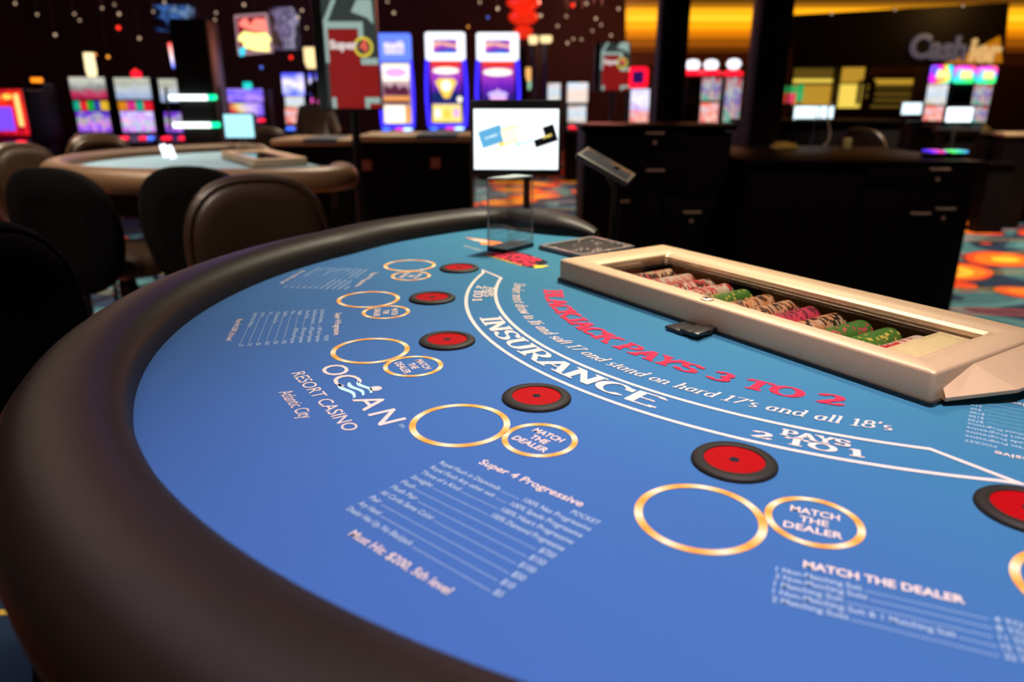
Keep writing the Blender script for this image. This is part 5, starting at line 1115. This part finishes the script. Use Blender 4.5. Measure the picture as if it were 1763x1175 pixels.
# lit windows below the sign
WY = lit('window_yellow', 'e0c050', .95); WYD = lit('window_dim', '6a5420', .55); WYM = lit('window_mid', 'b88c30', .75)
WF = mat('window_frame_dark', (.02, .012, .008), .5)
def window(n, x0, x1, y0, y1, rows, label):
    a, b = at(x0, y0, Y=14.8), at(x1, y1, Y=14.8); w, h = b.x - a.x, a.z - b.z
    o = bpy.data.objects.new('window_%d' % n, None); COL.objects.link(o); o.location = ((a.x + b.x) / 2, 14.8, b.z); o['kind'] = 'structure'; o['label'] = label
    mb = MB(); 
    for (z0, z1, mi) in rows: mb.box((0, 0, h * (z0 + z1) / 2), (w, .03, h * (z1 - z0)), mi)
    p = obj('lit_pane', mb, [WY, WYD, WYM, WF], o)
    mb = MB()
    for sx in (-1, 1): mb.box((sx * (w / 2 + .03), -.02, h / 2), (.06, .08, h + .08))
    mb.box((0, -.02, h + .03), (w, .08, .06)); obj('window_frame', mb, WF, o)
window(1, 1366, 1434, 118, 182, [(0, .55, 2), (.55, .63, 1), (.63, .72, 0), (.72, 1, 1)], 'wide lit cashier window with yellow blinds')
window(2, 1441, 1478, 116, 192, [(0, .62, 0), (.62, .66, 1), (.66, 1, 2)], 'narrow bright yellow cashier window')
window(3, 1482, 1496, 143, 176, [(0, .2, 3), (.2, .45, 1), (.45, .6, 3), (.6, .95, 1), (.95, 1, 3)], 'small slatted cashier opening')
window(4, 1503, 1572, 136, 186, [(0, .1, 1), (.1, .22, 3), (.22, .32, 1), (.32, .42, 3), (.42, .54, 1), (.54, .66, 3), (.66, .72, 1), (.72, .8, 3), (.8, 1, 2)], 'dark cashier opening with amber slats')
mb = MB(); a = at(1355, 186, Y=14.5); b = at(1600, 300, Y=14.5); mb.box(((a.x + b.x) / 2, 14.6, a.z / 2), (b.x - a.x, .3, a.z)); struct('trim_32', mb, FAS, 'cashier counter front')
# lights glowing on the chip stacks left of the windows
for i, (px, c_) in enumerate([(1348, 'ff5040'), (1364, 'ff4868'), (1377, '40c070')]):
    p = at(px, 165 if i < 2 else 162, Y=11.0); t = thing('small_lit_display', ['small red and green lit display left of two beside the wide column', 'small red and green lit display right of two beside the wide column', 'small green lit display left of the cashier windows'][i], 'display', (p.x, 11.0, 0))
    mb = MB(); mb.box((0, 0, p.z - .03), (.09, .04, .14), 0, None, .01); obj('lit_panel', mb, glow('lit_panel_%d' % i, C(c_), .8), t)
    mb = MB(); mb.box((0, 0, p.z + .08), (.09, .04, .10), 0, None, .01); obj('green_panel', mb, glow('green_panel_%d' % i, C('30b860'), .8), t)
    mb = MB(); mb.tube([(0, 0, 0), (0, 0, p.z - .1)], .02, 8); obj('post', mb, DARKP, t)
# gaming tables far right (dark, thin lit edge)
far_edge = mat('far_table_edge', (.75, .55, .35), .5)
for (x0, x1, yy, Y, lab) in [(1570, 1625, 207, 7.6, 'far dark table below the small pale screen'), (1625, 1690, 222, 6.6, 'far table with dim edge below the bright white screen'), (1731, 1800, 226, 7.2, 'far table with bright cream edge at the right edge of the photo'), (1705, 1760, 278, 6.9, 'dim low counter edge at the right side of the photo')]:
    a, b = at(x0, yy, Y=Y), at(x1, yy, Y=Y); w = b.x - a.x; t = thing('gaming_table', lab, 'table', ((a.x + b.x) / 2, Y, 0))
    mb = MB(); mb.box((0, .1, a.z - .03), (w, .2, .04), 0, None, .015); obj('table_edge', mb, far_edge if yy == 226 else DARKW, t); mb = MB(); mb.box((0, .11, (a.z - .06) / 2), (w * .8, .16, a.z - .06)); obj('pedestal', mb, DARKM, t)

# small square apron plates under the far tables
PL = mat('salmon_notice', (.45, .12, .08), .6)
for px, py, lab in ((632, 285, 'small salmon notice on the dark apron below the banner'), (750, 281, 'small salmon notice on the dark apron left of the display'), (540, 352, 'small salmon notice below the second table armrest'), (190, 357, 'small tan notice under the second table between the stools')):
    Y = {632: 5.365, 750: 5.365, 540: 3.3, 190: 3.3}[px]
    p = at(px, py, Y=Y); tag(obj('notice_plate', MB().box((0, 0, 0), (.07 if px > 600 else .04, .006, .075 if px > 600 else .05), 0, None, .002), PL, None, p), lab, 'sign')
GREYF = mat('grey_blue_felt', (.16, .20, .28), .8); GOLDE = mat('golden_brown_edge', (.62, .40, .20), .5)
for (x0, x1, f0_, f1_, yy, Y, lab) in [(464, 604, 521, 580, 241, 5.5, 'dark gaming table with pale edge and grey felt strip left of the banner pole'), (612, 812, 716, 786, 234, 5.3, 'dark gaming table with pale edge and grey felt strip between banner pole and small display')]:
    a, b = at(x0, yy, Y=Y), at(x1, yy, Y=Y); w = b.x - a.x; cx_ = (a.x + b.x) / 2; fa, fb = at(f0_, yy, Y=Y).x - cx_, at(f1_, yy, Y=Y).x - cx_
    t = thing('gaming_table', lab, 'table', (cx_, Y, 0)); zt = a.z
    mb = MB(); mb.box((0, .3, zt - .02), (w, .6, .045), 0, None, .015); obj('table_edge', mb, GOLDE, t)
    mb = MB(); mb.box(((fa + fb) / 2, .22, zt + .004), (fb - fa, .40, .01), 0, None, .003); mb.box(((fa + fb) / 2, -.002, zt - .012), (fb - fa, .01, .03), 0, None, .003); obj('felt', mb, GREYF, t)
    mb = MB(); mb.box((0, .32, (zt - .045) / 2), (w * .96, .5, zt - .05)); obj('pedestal', mb, DARKM, t)
# ------------------------------------------------------------------ sparkling ceiling lamps
random.seed(5)
BW = glow('warm_bulb', C('ffd8b0'), .9); BR = glow('red_bulb', C('ff3020'), 2.0); BB = glow('blue_bulb', C('6080ff'), 1.5); BO = glow('orange_bulb', C('ffa040'), 2)
bulbs = [(26, 6, BW), (64, 25, BW), (128, 24, BW), (137, 35, BW), (176, 14, BW), (197, 8, BW), (205, 24, BW), (204, 48, BR), (264, 20, BW), (372, 22, BW), (370, 34, BW), (368, 120, BO), (348, 72, BW), (337, 88, BW), (233, 122, BR), (164, 94, BO), (186, 98, BO), (513, 30, BW), (520, 18, BW), (528, 48, BW), (501, 99, BR), (450, 116, BB), (667, 3, BW), (678, 22, BW), (826, 4, BW), (857, 15, BW), (931, 27, BW), (975, 28, BW), (1010, 6, BW), (1026, 32, BW), (1020, 53, BW), (987, 67, BW), (977, 74, BW), (1035, 43, BW), (1052, 61, BW), (986, 9, BR), (1079, 82, BO), (1001, 68, BW), (1432, 24, BW), (1541, 17, BW), (1658, 10, BW), (704, 104, BW), (806, 46, BO), (840, 30, BB), (283, 4, BW), (560, 12, BW), (95, 60, BW), (240, 66, BW), (420, 8, BW), (1065, 15, BW), (960, 45, BW)]
src = None
for i, (px, py, m) in enumerate(bulbs):
    Y = 14.36 if px > 1300 else random.uniform(9.5, 14.5); p = at(px, py, Y=Y)
    key = m.name
    mb = MB(); r = .018 if m is not BR else .03; mb.lathe([(0, -r), (r * .7, -r * .7), (r, 0), (r * .7, r * .7), (0, r)], n=10)
    t = thing('pendant_bulb', 'tiny %s point of light hanging among others under the dark ceiling' % {'warm_bulb': 'warm white', 'red_bulb': 'red', 'blue_bulb': 'blue', 'orange_bulb': 'orange'}[key.split('.')[0]], 'light', p, 0, 'tiny hanging ceiling lights')
    obj('bulb', mb, m, t)
    if px <= 1300: mb = MB(); mb.tube([(0, 0, r), (0, 0, ZC - p.z)], .0025, 5); obj('cord', mb, DARKP, t)
    else: mb = MB(); mb.lathe([(.03, 0), (.03, .03), (0, .03)], (0, .03, 0), 10); obj('cord', mb, DARKP, t)

# ------------------------------------------------------------------ person seated beyond the second table
def person():
    Y = 9.6; hp_ = at(544, 156, Y=Y); t = thing('person', 'dark haired person in a grey green shirt seen from behind, left of the banner', 'person', (at(543, 200, Y=Y).x, Y, 0))
    hd = hp_ - t.location; hz = hd.z
    J = {'pelvis': (0, 0, .62), 'belly': (0, .01, .82), 'chest': (-.01, .03, 1.02), 'neck': (hd.x * .8, .05, hz - .16), 'shl': (-.17, .03, hz - .24), 'shr': (.17, .03, hz - .24), 'ell': (-.24, .08, hz - .5), 'elr': (.24, .08, hz - .5), 'wrl': (-.18, .3, hz - .46), 'wrr': (.18, .3, hz - .46),
         'hil': (-.1, .02, .58), 'hir': (.1, .02, .58), 'knl': (-.14, .40, .56), 'knr': (.14, .40, .56), 'anl': (-.14, .40, .1), 'anr': (.14, .40, .1), 'tol': (-.14, .54, .04), 'tor': (.14, .54, .04)}
    Rr = {'pelvis': .15, 'belly': .14, 'chest': .155, 'neck': .06, 'shl': .075, 'shr': .075, 'ell': .05, 'elr': .05, 'wrl': .035, 'wrr': .035, 'hil': .1, 'hir': .1, 'knl': .065, 'knr': .065, 'anl': .045, 'anr': .045, 'tol': .04, 'tor': .04}
    K = list(J); ed = [('pelvis', 'belly'), ('belly', 'chest'), ('chest', 'neck'), ('chest', 'shl'), ('chest', 'shr'), ('shl', 'ell'), ('shr', 'elr'), ('ell', 'wrl'), ('elr', 'wrr'), ('pelvis', 'hil'), ('pelvis', 'hir'), ('hil', 'knl'), ('hir', 'knr'), ('knl', 'anl'), ('knr', 'anr'), ('anl', 'tol'), ('anr', 'tor')]
    me = bpy.data.meshes.new('body'); me.from_pydata([J[k] for k in K], [(K.index(a), K.index(b)) for a, b in ed], [])
    me.materials.append(mat('grey_green_shirt', (.22, .28, .24), .8))
    o = bpy.data.objects.new('body', me); link(o, t); o.modifiers.new('skin', 'SKIN'); o.modifiers.new('sub', 'SUBSURF').levels = 1
    for v, k in zip(me.skin_vertices[0].data, K): v.radius = (Rr[k], Rr[k] * (.75 if k in ('chest', 'belly', 'pelvis') else 1)); v.use_root = (k == 'pelvis')
    skin = mat('skin', (.45, .22, .14), .55)
    mb = MB(); mb.lathe([(.0, -.12), (.045, -.11), (.066, -.06), (.078, .0), (.074, .06), (.045, .10), (0, .115)], (hd.x, .05, hz), 20); mb.lathe([(.012, -.012), (.012, .012), (0, .014)], (hd.x, .132, hz - .01), 8)
    for sx in (-1, 1): mb.lathe([(0, -.03), (.012, -.02), (.014, .015), (0, .03)], (hd.x + sx * .078, .05, hz - .005), 8)
    obj('head', mb, skin, t)
    mb = MB(); mb.lathe([(.06, -.08), (.084, -.03), (.09, .03), (.082, .075), (.05, .112), (0, .125)], (hd.x, .035, hz), 20); obj('hair', mb, mat('dark_hair', (.01, .008, .007), .6), t)
    for sx in (-1, 1):
        mb = MB(); w = Vector((sx * .18, .3, hz - .46)); mb.tube([w, w + Vector((0, .05, 0)), w + Vector((0, .09, -.005))], [.03, .04, .036], 10)
        for k in range(4):
            b = w + Vector((-.027 + .018 * k, .085, -.004)); mb.tube([b, b + Vector((0, .03 + .004 * (k in (1, 2)), -.008)), b + Vector((0, .05 + .006 * (k in (1, 2)), -.028))], [.009, .008, .006], 6)
        b = w + Vector((-sx * .03, .04, 0)); mb.tube([b, b + Vector((-sx * .025, .03, -.008)), b + Vector((-sx * .028, .055, -.014))], [.010, .009, .007], 6)
        obj('hand', mb, skin, t)
    # seat under the person
    s_ = copy_tree(tan)
    for ch in list(s_.children):
        if ch.name.startswith('back'): bpy.data.objects.remove(ch)
    place(s_, t.location.x, Y + .05, PI, 'dark stool under the person at the slot machines'); s_['group'] = 'stools around the tables'
person()
